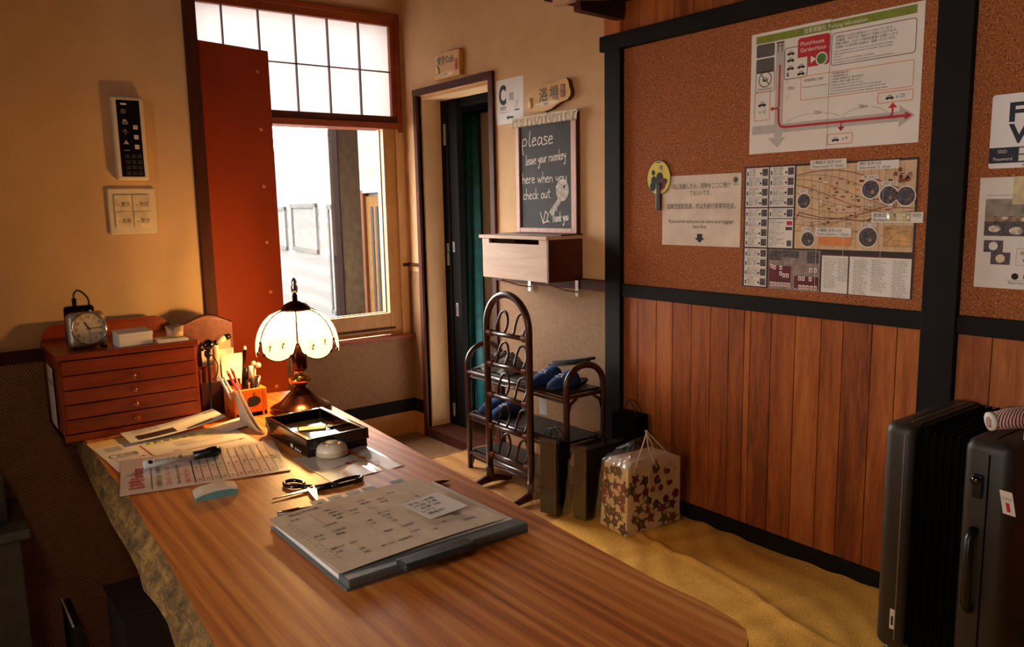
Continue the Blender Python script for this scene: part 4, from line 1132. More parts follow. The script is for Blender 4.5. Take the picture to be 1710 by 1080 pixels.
for r_ in range(4):
    for c_ in range(3):
        mb = MB(); u = -1.951+.0145*c_; v = 1.41-.0145*r_; mb.fbx(FL, u, u+.011, v, v+.010, .0246, .0258, mat('key_dark', '#2a2524', .5), .001); mb.build('key', sc2)
sw = thing('switch_plate', 'square ivory switch plate with four rockers below the control panel', 'switch', (XW, -1.94, 1.213))
mb = MB(); bb = MB(); bb.bx(-2.0, -1.882, 1.213, 1.333, 0, .009, white_plastic, .004, seg=3); mb.add([FL.p(*q) for q in bb.v], bb.f, white_plastic); mb.build('plate', sw)
for i in range(2):
    for j in range(2):
        u = -1.985+.045*i; v = 1.231+.043*j
        mb = MB(); mb.fbx(FL, u, u+.042, v, v+.0415, .008, .0125, mat('rocker', '#e0d0b4', .4), .001)
        mb.text('▬', FL, u+.006, v+.014, .004, mat('led_red', '#8a3a20', .5), lift=.0128); mb.text(('玄関', '廊下', '受付', '外灯')[i*2+j], FL, u+.016, v+.014, .008, ink, lift=.0128); mb.line(FL, [(u+.014, v+.0115), (u+.036, v+.0115), (u+.036, v+.023)], .0007, red_ink, .0128); mb.build('rocker', sw)
# dim things at the foot of the left wall
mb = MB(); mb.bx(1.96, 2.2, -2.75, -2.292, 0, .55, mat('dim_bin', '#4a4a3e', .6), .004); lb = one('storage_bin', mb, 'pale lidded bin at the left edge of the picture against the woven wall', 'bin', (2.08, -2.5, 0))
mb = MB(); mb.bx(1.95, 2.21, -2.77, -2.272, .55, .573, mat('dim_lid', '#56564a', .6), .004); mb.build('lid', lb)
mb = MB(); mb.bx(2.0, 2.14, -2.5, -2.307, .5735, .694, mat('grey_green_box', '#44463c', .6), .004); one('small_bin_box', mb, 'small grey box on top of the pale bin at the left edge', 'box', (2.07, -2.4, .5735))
fo = thing('document_file', 'thin dark file with a pale edge standing by the woven wall under the desk', 'file', (2.12, -2.2, 0))
mb = MB(); mb.bx(2.05, 2.22, -2.212, -2.192, 0, .318, mat('dark_file', '#1c1413', .6), .002); mb.build('cover', fo)
mb = MB(); mb.bx(2.05, 2.22, -2.213, -2.209, .318, .322, paper); mb.build('pale_edge', fo)
bx_ = thing('carton', 'dark brown carton standing under the desk near the left wall', 'carton', (2.3, -1.98, 0))
mb = MB(); mb.bx(2.24, 2.42, -2.14, -1.9, 0, .40, mat('dark_carton', '#1c0f08', .8), .003); mb.build('body', bx_)
mb = MB(); mb.bx(2.235, 2.33, -2.145, -1.895, .4, .406, mat('carton_flap', '#24150c', .8)); mb.bx(2.334, 2.425, -2.145, -1.895, .4, .406, mat('carton_flap', '#24150c', .8)); mb.build('flap', bx_)
# ================================================================ RIGHT WALL: signs, board, box
FR = Fr((0, 0, 0), (1, 0, 0), (0, 0, 1))
def wsheet(u0, v0, w0=.0):
    return Fr((u0, -w0, v0), (1, 0, 0), (0, 0, 1))
def figure(mb, f, u, v, s):
    for du, dv, r in ((0, .022, .016), (0, .046, .0115)):
        c = f.p(u+du*s, v+dv*s, .003); mb.ball(c, (r*s, .006, r*s), cream_relief, 14)
sg = thing('wooden_sign', 'square wooden sign with raised lettering above the doorway', 'sign', (.51, 0, 1.94))
f = wsheet(.395, 1.946)
mb = MB(); bb = MB(); bb.bx(0, .245, 0, .134, .002, .03, sign_wood, .004); mb.add([f.p(*q) for q in bb.v], bb.f, sign_wood); mb.build('board', sg)
mb = MB()
ft = wsheet(.395, 1.946, .03)
mb.text('食堂/Café', ft, .03, .076, .036, mat('sign_black', '#1c1a18', .5), w=.165, bold=.006, lift=.002); mb.build('lettering', sg)
mb = MB(); figure(mb, ft, .04, .02, .85); mb.build('figure', sg)
mb = MB(); mb.disc(ft, .11, .02, .078, cream_relief, .002, 24, .013); mb.text('Eating Corner', ft, .055, .015, .011, ink, maxw=.11, lift=.003); mb.build('name_plate', sg)
mb = MB(); mb.fbx(ft, .205, .228, .03, .085, 0, .002, red_ink); mb.text('和', ft, .209, .06, .016, sign_wood, lift=.003); mb.text('心', ft, .209, .038, .016, sign_wood, lift=.003); mb.build('red_seal', sg)
# C poster
f = wsheet(.917, 1.664, .0005); mb = MB(); mb.sheet(f, .222, .214, paper_cool)
mb.text('C', f, .026, .098, .088, ink, w=.058, bold=.045); mb.text('館', f, .108, .112, .03, ink, bold=.0)
mb.text('喫煙室', f, .034, .067, .016, ink, maxw=.05); mb.text('smoking room', f, .034, .053, .0085, ink_soft, maxw=.09)
mb.rect(f, .15, .058, .188, .064, ink, .0006); mb.line(f, [(.156, .072), (.164, .088), (.158, .096), (.168, .104)], .002, ink_soft); mb.line(f, [(.168, .072), (.178, .086), (.174, .098), (.182, .106)], .0025, ink_soft)
mb.poly(f, [(.083, .029), (.1, .041), (.1, .034), (.14, .034), (.14, .024), (.1, .024), (.1, .017)], ink, .0007)
one('poster', mb, 'white poster with a big letter C and an arrow beside the door frame', 'poster', (1.03, 0, 1.664))
# bath sign
sb = thing('wooden_sign', 'irregular wooden slab sign with raised characters above the chalkboard', 'sign', (1.33, 0, 1.72))
f = wsheet(1.172, 1.69)
outl = [(0, .045), (.01, .07), (.035, .085), (.05, .105), (.1, .117), (.14, .122), (.2, .118), (.26, .128), (.30, .13), (.318, .118), (.325, .09), (.335, .07), (.33, .05), (.31, .035), (.27, .03), (.235, .02), (.2, .006), (.15, 0), (.1, .004), (.05, .012), (.02, .02)]
mb = MB(); mb.prism(outl, f, .002, .026, sign_wood, mat('sign_bark', '#6a3a18', .8)); mb.build('board', sb)
ft = wsheet(1.172, 1.69, .026)
mb = MB(); mb.text('浴', ft, .115, .05, .048, mat('sign_black', '#1c1a18', .5), bold=.006, lift=.002); mb.text('場', ft, .19, .052, .046, mat('sign_black', '#1c1a18', .5), bold=.006, lift=.002); mb.build('lettering', sb)
mb = MB(); figure(mb, ft, .05, .016, .95); mb.build('figure', sb)
mb = MB(); mb.disc(ft, .17, .034, .085, cream_relief, .002, 24, .011); mb.text('Bath', ft, .155, .029, .010, ink, lift=.003); mb.build('name_plate', sb)
mb = MB(); mb.fbx(ft, .268, .294, .05, .105, 0, .002, mat('dark_red_seal', '#6e1420', .5)); mb.text('和', ft, .274, .08, .016, sign_wood, lift=.003); mb.text('心', ft, .274, .058, .016, sign_wood, lift=.003); mb.build('red_seal', sb)
# chalkboard
cbd = thing('chalkboard', 'framed chalkboard with a handwritten message and lace top above the key box', 'chalkboard', (1.32, -.02, 1.138))
U0, U1, V0, V1 = 1.098, 1.535, 1.136, 1.672
f = wsheet(U0, V0, 0); Wd, Hd = U1-U0, V1-V0
pale_frame = wood('pale_pink_frame', '#b9806a', '#cf9a84', '#dcae98', (8, 8, 1), 4, .5)
mb = MB()
for a in ((0, .026, 0, Hd), (Wd-.034, Wd-.0012, 0, Hd), (.0265, Wd-.0345, 0, .022), (.0265, Wd-.0345, Hd-.03, Hd)): mb.fbx(f, *a, .001, .024, pale_frame, .002)
mb.build('frame', cbd)
mb = MB(); mb.fbx(f, Wd-.001, Wd+.002, .0, Hd, .001, .024, dark_red_wood); mb.build('frame_edge', cbd)  # frame side away from the window, shade put into its dark colour
mb = MB(); mb.fbx(f, .02, Wd-.03, .016, Hd-.02, .002, .016, chalk_board); bo = mb.build('slate', cbd)
LET = {'p': (.6, [[(0, .0), (.08, -.55)], [(.0, .0), (.05, .45), (.3, .55), (.45, .35), (.35, .1), (.05, .08)]]),
 'l': (.3, [[(.15, 1.0), (.05, .15), (.12, 0), (.25, .08)]]), 'e': (.5, [[(.05, .28), (.38, .36), (.35, .52), (.15, .52), (.03, .25), (.12, .03), (.42, .1)]]),
 'a': (.55, [[(.42, .48), (.2, .55), (.03, .25), (.15, .02), (.38, .2), (.43, .5), (.42, .12), (.52, .03)]]),
 's': (.45, [[(.38, .5), (.15, .55), (.08, .4), (.32, .25), (.35, .08), (.05, .03)]]), 'v': (.45, [[(.02, .5), (.18, .02), (.4, .54)]]),
 'y': (.5, [[(.03, .5), (.12, .2), (.35, .25), (.42, .52)], [(.42, .52), (.3, -.35), (.12, -.5), (.05, -.35)]]),
 'o': (.5, [[(.25, .52), (.05, .35), (.08, .08), (.28, .02), (.42, .2), (.38, .45), (.22, .52)]]), 'u': (.5, [[(.05, .5), (.06, .12), (.2, .02), (.38, .2), (.42, .52), (.42, .05)]]),
 'r': (.4, [[(.08, .5), (.08, .02)], [(.08, .3), (.2, .5), (.36, .48)]]), 'm': (.7, [[(.05, .5), (.05, .02)], [(.05, .35), (.2, .52), (.3, .4), (.3, .03)], [(.3, .36), (.48, .52), (.58, .4), (.6, .03)]]),
 'k': (.45, [[(.08, 1.0), (.06, .0)], [(.4, .52), (.08, .24), (.4, .0)]]), 'h': (.5, [[(.08, 1.0), (.06, .0)], [(.07, .3), (.25, .52), (.4, .4), (.4, .02)]]),
 'w': (.65, [[(.03, .5), (.13, .03), (.3, .42), (.42, .03), (.58, .54)]]), 'n': (.5, [[(.06, .5), (.06, .02)], [(.06, .3), (.25, .52), (.4, .38), (.4, .02)]]),
 'c': (.45, [[(.4, .45), (.2, .54), (.04, .28), (.12, .04), (.4, .1)]]), 't': (.4, [[(.2, .85), (.18, .1), (.35, .04)], [(.02, .55), (.38, .58)]]),
 'T': (.5, [[(.25, .9), (.22, 0)], [(.0, .88), (.52, .92)]]), ' ': (.35, [])}
fc = wsheet(U0, V0, .0162)
def scrawl(mb, t, u, v, h, rise=0.0, wd=.0042, sq=1.0):
    for ch_ in t:
        adv, st = LET[ch_]
        for s_ in st:
            mb.line(fc, [(u+a*h*sq, v+b*h) for a, b in s_], wd, chalk, .0006)
        u += adv*h*sq; v += adv*h*rise
mb = MB()
scrawl(mb, 'please', .045, .405, .07, -.0, .005, 1.15)
scrawl(mb, 'leave your roomkey', .07, .318, .047, .04, .0042, .74)
scrawl(mb, 'here when you', .04, .232, .05, .0, .0042, 1.05)
scrawl(mb, 'check out', .045, .155, .05, .03, .0042, 1.0)
scrawl(mb, 'Thank you', .262, .05, .042, .05, .0042, .62)
KX, KYY = .335, .195
mb.poly(fc, [(KX+.045*math.cos(a), KYY+.05*math.sin(a)) for a in [2*PI*i/24 for i in range(24)]], mat('smudged_chalk', '#b8b2ac', .95, var=.25, vscale=120), .0004)
mb.disc(fc, KX+.012, KYY+.015, .008, chalk_board, .0008)
mb.poly(fc, [(KX-.03, KYY-.035), (KX-.008, KYY-.05), (KX-.075, KYY-.115), (KX-.095, KYY-.098)], mat('smudged_chalk', '#b8b2ac', .95, var=.25, vscale=120), .0005)
for k in range(3): mb.poly(fc, [(KX-.05-.016*k, KYY-.088-.012*k), (KX-.04-.016*k, KYY-.078-.012*k), (KX-.038-.016*k, KYY-.098-.012*k)], mat('smudged_chalk', '#b8b2ac', .95, var=.25, vscale=120), .0006)
mb.line(fc, [(.175, .095), (.195, .045), (.23, .055)], .005, chalk, .0006); mb.line(fc, [(.195, .045), (.212, .1), (.235, .085), (.222, .06), (.24, .05)], .0045, chalk, .0006)
mb.build('chalk_writing', bo)
mb = MB(); vs = []; N = 64
for i in range(N+1):
    u = -.018+(Wd+.034)*i/N; zg = .012*(1 if i % 2 else 0)
    vs += [f.p(u, Hd+.008, .02+.004*math.sin(i)), f.p(u, Hd-.015, .031+.002*math.sin(i*1.7)), f.p(u, Hd-.04+zg*0.6, .033+.002*math.sin(i*1.3))]
mb.add(vs, [(3*i+k, 3*i+k+1, 3*i+k+4, 3*i+k+3) for i in range(N) for k in range(2)], lace_cloth, False); lc = mb.build('lace_trim', cbd)
sd = lc.modifiers.new('thickness', 'SOLIDIFY'); sd.thickness = .002
mb = MB(); mb.fbx(f, -.02, Wd+.016, Hd, Hd+.009, .001, .032, lace_cloth, .002); mb.build('lace_fold', cbd)
mb = MB(); mb.tube([f.p(Wd*.52, Hd+.008, .012), f.p(Wd*.52, Hd+.014, .004)], .004, brass, 8); mb.build('hook', cbd)
# key box
kb = thing('key_box', 'pale wooden key drop box with a slot on brackets under the chalkboard', 'box', (1.3, -.1, .925))
BX0, BX1, BY, BZ0, BZ1 = 1.05, 1.55, -.2, .927, 1.122
mb = MB(); mb.bx(BX0, BX1-.012, BY, BY+.012, BZ0, BZ1-.03, box_wood, .0015); mb.bx(BX0, BX0+.055, BY, BY+.012, BZ1-.031, BZ1-.008, box_wood); mb.bx(BX1-.067, BX1-.012, BY, BY+.012, BZ1-.031, BZ1-.008, box_wood); mb.build('front_panel', kb)
mb = MB(); mb.bx(BX0, BX0+.012, BY+.012, -.001, BZ0, BZ1-.008, box_wood); mb.bx(BX0+.01, BX1-.012, BY+.011, -.001, BZ0, BZ0+.01, box_wood); mb.bx(BX0+.012, BX1-.012, -.012, -.001, BZ0, BZ1-.008, dark_red_wood); mb.build('carcass', kb)
mb = MB(); mb.bx(BX1-.012, BX1, BY, -.001, BZ0, BZ1-.008, dark_red_wood, .001); mb.build('side_panel', kb)  # side turned from the window: the dark wood colour carries its shade
mb = MB(); mb.bx(BX0-.012, BX1, BY-.012, -.001, BZ1-.008, BZ1+.008, box_wood, .002); mb.bx(1.09, BX1+.002, -.13, -.001, BZ1+.0075, BZ1+.013, dark_red_wood); mb.build('lid', kb)
for x in (1.185, 1.53):
    b = thing('shelf_bracket', 'steel wire bracket under the %s end of the key box' % ('left' if x < 1.3 else 'right'), 'bracket', (x, -.02, .85), 0, 'brackets under the key box')
    mb = MB(); mb.bx(x-.011, x+.011, -.0205, -.0165, .85, .926, steel, .001); mb.build('wall_plate', b)
    mb = MB(); mb.tube([(x, -.019, .872), (x, -.09, .885), (x, -.185, .918), (x, -.192, .9255)], .0035, steel, 8); mb.build('strut', b)
# shelf at the top
sh = thing('wall_shelf', 'high wooden shelf on a dark bracket cut off by the top edge', 'shelf', (1.8, -.15, 2.0))
fb = Fr((1.835, 0, 2.0), (0, -1, 0), (0, 0, 1))
mb = MB(); mb.prism([(.03, -.0), (.258, .006), (.262, .012), (.262, .04), (.03, .066)], fb, -.0, .04, mat('dark_bracket', '#1d0c0a', .5), trim_wood); mb.build('bracket', sh)
mb = MB(); mb.bx(1.66, 2.6, -.30, -.02, 2.068, 2.09, trim_wood, .003); mb.build('board', sh)
mb = MB(); mb.bx(1.70, 1.80, -.29, -.25, 2.045, 2.0675, box_wood, .002); mb.build('front_strip', sh)

# ---------------------------------------------------------------- cork board papers
CK = .0065
def car(mb, f, u, v, s, m=ink):
    mb.poly(f, [(u-.5*s, v+.05*s), (u-.48*s, v+.22*s), (u-.3*s, v+.26*s), (u-.18*s, v+.48*s), (u+.2*s, v+.48*s), (u+.34*s, v+.26*s), (u+.5*s, v+.2*s), (u+.5*s, v+.05*s)], m, .0008)
    mb.poly(f, [(u-.22*s, v+.28*s), (u-.14*s, v+.42*s), (u-.02*s, v+.42*s), (u-.02*s, v+.28*s)], paper, .001); mb.poly(f, [(u+.03*s, v+.28*s), (u+.03*s, v+.42*s), (u+.17*s, v+.42*s), (u+.26*s, v+.28*s)], paper, .001)
    for k in (-.28, .28): mb.disc(f, u+k*s, v+.05*s, .11*s, m, .0009, 10)
# parking map: two sheets joined
f = wsheet(2.437, 1.43, CK)
mb = MB(); mb.sheet(f, .2995, .406, paper); f3 = wsheet(2.737, 1.43, CK); mb.sheet(f3, .2965, .402, paper)
mb.rect(f, .019, .371, .574, .396, green_ink); mb.rect(f, .2992, 0, .3005, .404, ink_soft, .0009)
mb.text('駐車場案内', f, .205, .377, .013, paper, maxw=.075, lift=.0009); mb.text('Parking information', f, .292, .377, .012, paper, maxw=.13, lift=.0009)
def G(P, m=grey_ink, w=.00055): mb.poly(f, P, m, w)
G([(.1, .36), (.132, .36), (.132, .0952), (.1, .0952)]); G([(.1, .0658), (.132, .0658), (.132, .0502), (.1, .0502)]); G([(.01, .095), (.5345, .095), (.5345, .066), (.01, .066)]); G([(.076, .05), (.145, .05), (.115, .016)]); G([(.535, .113), (.535, .048), (.583, .08)])
G(rrect(.021, .325, .094, .368, .006), dark_grey_ink, .0006); G(rrect(.021, .272, .094, .32, .006), dark_grey_ink, .0006)
mb.line(f, rrect(.021, .209, .096, .276, .006), .0018, ink, closed=True); 
mb.line(f, [(.0585+.025*math.cos(2*PI*i/24), .25+.025*math.sin(2*PI*i/24)) for i in range(24)], .0028, ink, closed=True); mb.line(f, [(.041, .268), (.076, .232)], .003, ink); car(mb, f, .0585, .246, .022); mb.rect(f, .05, .243, .067, .254, ink); mb.text('NO', f, .0545, .247, .006, paper, lift=.0012); mb.text('PARKING', f, .031, .214, .008, ink, w=.055)
mb.line(f, rrect(.018, .113, .08, .208, .004), .0022, orange_ink, closed=True); car(mb, f, .049, .16, .032); mb.text('x 12', f, .037, .138, .011, ink)
tr = [(.1, .366, .131, .361), (.104, .354, .127, .3515), (.106, .333, .109, .364), (.122, .333, .125, .364)]
for a in tr: mb.rect(f, *a, maroon_ink, .0008)
mb.line(f, rrect(.134, .239, .22, .34, .008), .0022, maroon_ink, closed=True)
for u, v in ((.157, .316), (.157, .294), (.157, .268), (.197, .268), (.197, .246)): car(mb, f, u, v, .028)
mb.poly(f, [(.143, .248), (.147, .266), (.152, .248)], ink)
mb.poly(f, [(.183, .302), (.183, .358), (.19, .364), (.292, .364), (.298, .358), (.298, .274), (.292, .268), (.222, .268), (.222, .302)], red_ink, .0012)
mb.text('PlumHouse', f, .193, .338, .014, paper, w=.085, lift=.0016); mb.text('GardenHous', f, .193, .318, .014, paper, w=.092, lift=.0016)
mb.poly(f, [(.232, .279), (.232, .302), (.251, .29)], paper, .0016); mb.disc(f, .271, .288, .021, paper, .0016); mb.disc(f, .271, .288, .017, mat('plum_green', '#4f7a2c', .6), .0019)
mb.line(f, rrect(.305, .26, .574, .358, .009), .002, maroon_ink, closed=True)
jt = ['玄関前に七台分の駐車スペースがございます。', '（先着順、予約不可）無料でご利用いただけます。', '満車の際は、お近くの有料駐車場へお願いします。', '玄関前への長時間の駐車はご遠慮くださいませ。']
for k, t in enumerate(jt): mb.text(t, f, .318, .342-.0105*k, .0066, ink, maxw=.22)
et = ['There are parking spaces for 7 cars in front of the PlumHouse building.', 'Other cases first arrives, reservations are unavailable. (This is available', 'for free)', 'If the space in front of the building is not available,', 'we apologize for any inconvenience. Please use a nearby paid parking lot.']
for k, t in enumerate(et): mb.text(t, f, .314, .3-.0085*k, .0048, ink, maxw=.25)
mb.line(f, rrect(.198, .164, .572, .24, .006), .002, orange_ink, closed=True)
mb.text('有料駐車場のご案内', f, .21, .222, .0075, ink, maxw=.068); mb.text('Information of coin parking lot', f, .207, .203, .0052, ink, maxw=.095)
for k, t in enumerate(['1. 鳥居横駐車場 12台', '2. 鳥居裏駐車場 9台', '3. 運河通り駐車場 25台  最大料金あり', 'お客様のご負担でお願い致します', '1. Parking lot: (next to the torii, 12 cars)', '2. Front parking, open until the next lot, 9 cars on the left side', '3. From parking go along the street 30 m on the right side (25 cars)', 'Parking fees will be borne by the customer. Maximum charge available.']): mb.text(t, f, .306, .232-.0088*k, .0048, ink, maxw=.25)
mb.line(f, rrect(.466, .125, .574, .156, .003), .0022, orange_ink, closed=True); car(mb, f, .503, .134, .026); mb.text('x 25', f, .523, .136, .011, ink)
mb.line(f, rrect(.302, .013, .388, .045, .003), .0022, orange_ink, closed=True); car(mb, f, .33, .022, .026); mb.text('x 9', f, .352, .024, .011, ink)
mb.line(f, [(.116, .289), (.116, .156), (.11, .148), (.093, .148)], .0065, red_ink, .0009); mb.poly(f, [(.081, .148), (.094, .157), (.094, .139)], red_ink, .0009)
mb.line(f, [(.115, .144), (.117, .1), (.124, .088), (.14, .083), (.555, .081)], .008, red_ink, .0009); mb.poly(f, [(.553, .093), (.553, .069), (.575, .081)], red_ink, .0009)
mb.line(f, [(.508, .084), (.514, .09), (.514, .112)], .006, red_ink, .0009); mb.poly(f, [(.5, .108), (.528, .108), (.514, .124)], red_ink, .0009); mb.line(f, [(.348, .081), (.348, .064)], .0045, red_ink, .0009); mb.poly(f, [(.336, .066), (.36, .066), (.348, .052)], red_ink, .0009)
mb.text('10m', f, .15, .203, .012, ink_soft); mb.text('50m', f, .25, .114, .012, ink_soft); mb.text('30m', f, .405, .117, .012, ink_soft)
def arcl(a, b, h): mb.line(f, [(a[0]+(b[0]-a[0])*i/10, a[1]+(b[1]-a[1])*i/10+h*math.sin(PI*i/10)) for i in range(11)], .0009, ink_soft)
arcl((.145, .098), (.248, .118), .006); arcl((.285, .116), (.343, .1), .003); arcl((.35, .1), (.402, .118), .004); arcl((.45, .118), (.5, .095), .004); mb.line(f, [(.14, .238), (.15, .226)], .001, ink_soft); mb.line(f, [(.145, .172), (.155, .19)], .001, ink_soft)
one('parking_poster', mb, 'large white parking information poster pinned on the cork board', 'poster', (2.735, -CK, 1.43))
# luggage notice
f = wsheet(2.03, 1.099, CK); f = Fr((2.03, -CK, 1.1), (1, 0, .0), (0, 0, 1)); mb = MB(); mb.sheet(f, .376, .268, mat('luggage_paper', '#dccbb8', .8, var=.05, vscale=12))
mb.text('先に到着したら、荷物をここに預け', f, .19, .218, .0165, ink, w=.275, al='C'); mb.text('てもいいです。', f, .19, .192, .0165, ink, w=.1, al='C')
mb.text('如果您提前到達，可以先將行李寄存在此。', f, .19, .142, .0165, ink, w=.33, al='C')
mb.text('If you arrive early,you can leave your luggage', f, .19, .087, .014, ink, w=.31, al='C'); mb.text('here first.', f, .19, .067, .014, ink, w=.066, al='C')
mb.poly(f, [(.177, .046), (.203, .046), (.203, .03), (.214, .03), (.19, .012), (.166, .03), (.177, .03)], ink)
mb.disc(f, .352, .244, .0105, mat('plum_dark', '#4a5a2a', .6)); mb.text('梅の花', f, .342, .225, .006, ink_soft)
one('luggage_notice', mb, 'white notice with a down arrow about leaving luggage on the cork board', 'notice', (2.22, -CK, 1.1))
# hand fan
fn = thing('hand_fan', 'small yellow round hand fan with a black handle on the cork board', 'fan', (2.012, -.012, 1.24))
f = wsheet(2.012, 1.365, CK+.0012)
ring_ = [(.062*math.cos(a)*(1-.06*math.sin(a)), .068*math.sin(a)) for a in [2*PI*i/32 for i in range(32)]]
mb = MB(); mb.prism(ring_, f, 0, .003, yellow_print); mb.line(f, ring_, .003, ink, .0034, True); mb.build('blade', fn)
mb = MB()
for u, v, r in ((-.028, .02, .009), (.012, .038, .009), (-.024, -.012, .016), (.006, -.0, .018), (.018, -.025, .02), (-.03, -.035, .016), (.035, -.015, .01), (-.006, -.03, .014)): mb.disc(f, u, v, r, random.choice([ink, maroon_ink, photo_mid, ink]), .0036+random.random()*.0006, 9, r*1.2)
mb.rect(f, -.012, .058, .012, .062, ink, .0036); mb.build('picture', fn)
mb = MB(); mb.fbx(f, -.011, .012, -.128, -.02, .0005, .007, black_plastic, .002); mb.build('handle', fn)
# area map
f = wsheet(2.42, .96, CK+.0005); mb = MB(); mb.sheet(f, .62, .427, mat('map_border', '#2a1a18', .6))
random.seed(5)
def cells(u0, u1, v0, v1, n):
    mb.rect(f, u0, v0, u1, v1, paper, .0006); h = (v1-v0)/n
    for k in range(n):
        y = v0+h*k
        mb.line(f, [(u0, y+h*.98), (u1, y+h*.98)], .001, red_ink if k % 2 else ink, .0009)
        mb.rect(f, u1-.026, y+h*.14, u1-.003, y+h*.86, photo_dark, .0009); mb.rect(f, u0+.004, y+h*.2, u0+.009, y+h*.6, ink, .0009); mb.rect(f, u1-.036, y+h*.3, u1-.029, y+h*.5, ink, .0009)
        for j in range(4): mb.text(random.choice(['小樽 すし処', 'ガラス館', '営業時間 10:00-18:00', '海鮮丼 北のどんぶり', '運河カフェ 徒歩5分', '定休日 水曜日']), f, u0+.012, y+h*(.74-.2*j), .0048, random.choice([ink, ink_soft]), maxw=.048, lift=.001)
cells(.008, .101, .285, .422, 4); cells(.008, .101, .144, .281, 4); cells(.008, .101, .004, .139, 4); cells(.106, .203, .285, .422, 4); cells(.106, .203, .246, .281, 1)
mb.rect(f, .106, .144, .203, .243, paper, .0006)
for k in range(13): mb.text(random.choice(['観光案内 市内バス一日券', 'レンタサイクル', '駅前通り 手荷物預かり', '電話 0134']), f, .11, .236-.0072*k, .0046, ink_soft, maxw=.06, lift=.001)
mb.rect(f, .178, .222, .2, .236, red_ink, .001); mb.rect(f, .174, .205, .2, .216, photo_dark, .001); mb.rect(f, .18, .15, .198, .17, dark_grey_ink, .001)
mb.rect(f, .21, .144, .614, .42, map_tan, .0006)
road = mat('map_road', '#8a4a2c', .8)
for k in range(9): mb.line(f, [(.212+.05*i, .39-.02*k+.028*math.sin(i*.5+k*.6)-.006*i*(k < 4)) for i in range(9)], .0013 if k % 3 else .0024, random.choice([ink_soft, maroon_ink, road]), .0009)
for k in range(14): mb.line(f, [(.24+.026*k, .41), (.235+.026*k+.012*math.sin(k), .3), (.25+.026*k, .15)], .001, road, .0009)
for k in range(70):
    u = .29+.28*random.random(); v = .23+.15*random.random(); mb.rect(f, u, v, u+.004+.012*random.random(), v+.003+.004*random.random(), random.choice([maroon_ink, ink_soft, road, orange_ink, paper]), .0011)
for k in range(40): mb.text(random.choice(['運河', '寿司', '硝子', '倉庫', '市場', '本通', '花園', '色内']), f, .25+.33*random.random(), .17+.23*random.random(), .006, ink_soft, lift=.0012)
mb.line(f, [(.212, .24), (.225, .265), (.3, .25), (.45, .238), (.61, .262)], .0028, maroon_ink, .0013); mb.line(f, [(.212, .2), (.25, .232), (.31, .235)], .001, ink_soft, .0013)
mb.rect(f, .302, .157, .416, .185, orange_ink, .0013)
for u, v, r in ((.242, .303, .024), (.474, .336, .028), (.532, .317, .027), (.586, .313, .028), (.261, .176, .024), (.472, .187, .03)):
    mb.disc(f, u, v, r+.0035, paper, .0015); mb.disc(f, u, v, r, photo_dark, .0017, 24)
    mb.disc(f, u-.3*r, v+.2*r, .3*r, mat('photo_navy', '#28304a', .5, var=.4, vscale=90), .0019, 10); mb.disc(f, u+.25*r, v-.3*r, .22*r, photo_mid, .0019, 8)
for t, u, v, w_ in (('堺町 徒歩5分', .447, .368, .05), ('北運河 徒歩', .508, .347, .05), ('都通り 10分', .449, .218, .05), ('色内', .225, .33, .03), ('手宮線', .24, .204, .035)): mb.rect(f, u, v, u+w_, v+.012, paper, .002); mb.text(t, f, u+.003, v+.002, .0075, ink, maxw=w_-.006, lift=.0023)
mb.rect(f, .524, .16, .611, .222, mat('map_inset', '#c99a64', .8), .0013); mb.line(f, [(.53, .17), (.56, .2), (.6, .21)], .0012, ink_soft, .0016); mb.line(f, [(.535, .21), (.55, .18), (.605, .175)], .0012, ink_soft, .0016); mb.text('広域マップ', f, .53, .211, .006, ink, lift=.0016); mb.line(f, rrect(.524, .16, .611, .222, .001, 1), .001, ink_soft, .0016, True)
for k in range(8): mb.disc(f, .55+.055*random.random(), .36+.04*random.random(), .006+.004*random.random(), random.choice([road, maroon_ink, photo_mid]), .0016, 8)
# black grid of photos
mb.rect(f, .11, .0, .31, .138, mat('photo_grey', '#8a7a72', .7, var=.2, vscale=40), .0006); mb.rect(f, .113, .012, .2, .082, maroon_ink, .0009); mb.rect(f, .214, .008, .306, .05, maroon_ink, .0009)
for u, v, w_, h in ((.113, .1, .05, .035), (.165, .112, .035, .024), (.26, .095, .045, .04), (.2, .11, .03, .025)): mb.rect(f, u, v, u+w_, v+h, photo_dark, .001)
for u, v in ((.118, .072), (.13, .068), (.155, .068), (.155, .048), (.168, .042), (.182, .042), (.118, .01), (.132, .01), (.146, .01), (.16, .01), (.174, .01), (.188, .01), (.23, .035), (.244, .035), (.27, .035), (.27, .065), (.288, .065), (.232, .006), (.246, .006), (.26, .006), (.275, .006), (.29, .006)): mb.rect(f, u, v, u+.011, v+.014, paper, .0012); mb.rect(f, u+.003, v+.003, u+.008, v+.01, red_ink, .0014)
for u0, u1 in ((.316, .409), (.414, .614)):
    mb.rect(f, u0, .002, u1, .127, paper, .0006); mb.rect(f, u0, .124, u1, .128, maroon_ink, .0009)
for c_, (u, n) in enumerate(((.322, 16), (.372, 12), (.426, 18), (.487, 16), (.555, 18))):
    for k in range(n): mb.text(random.choice(['Otaru canal 5min', 'Sushi bar open 11:00', 'Glass studio', 'Music box hall', '8:30 - 17:00 daily', 'Fish market 6 am']), f, u+.004*(k % 2), .113-.0064*k, .0044, ink_soft, maxw=.045, lift=.001)
for u in (.293, .39, .515): mb.line(f, [(u, .0), (u, .424)], .0008, paper, .0021)
one('area_map', mb, 'big folded sightseeing map with shop listings pinned below the parking poster', 'map', (2.73, -CK, .96))
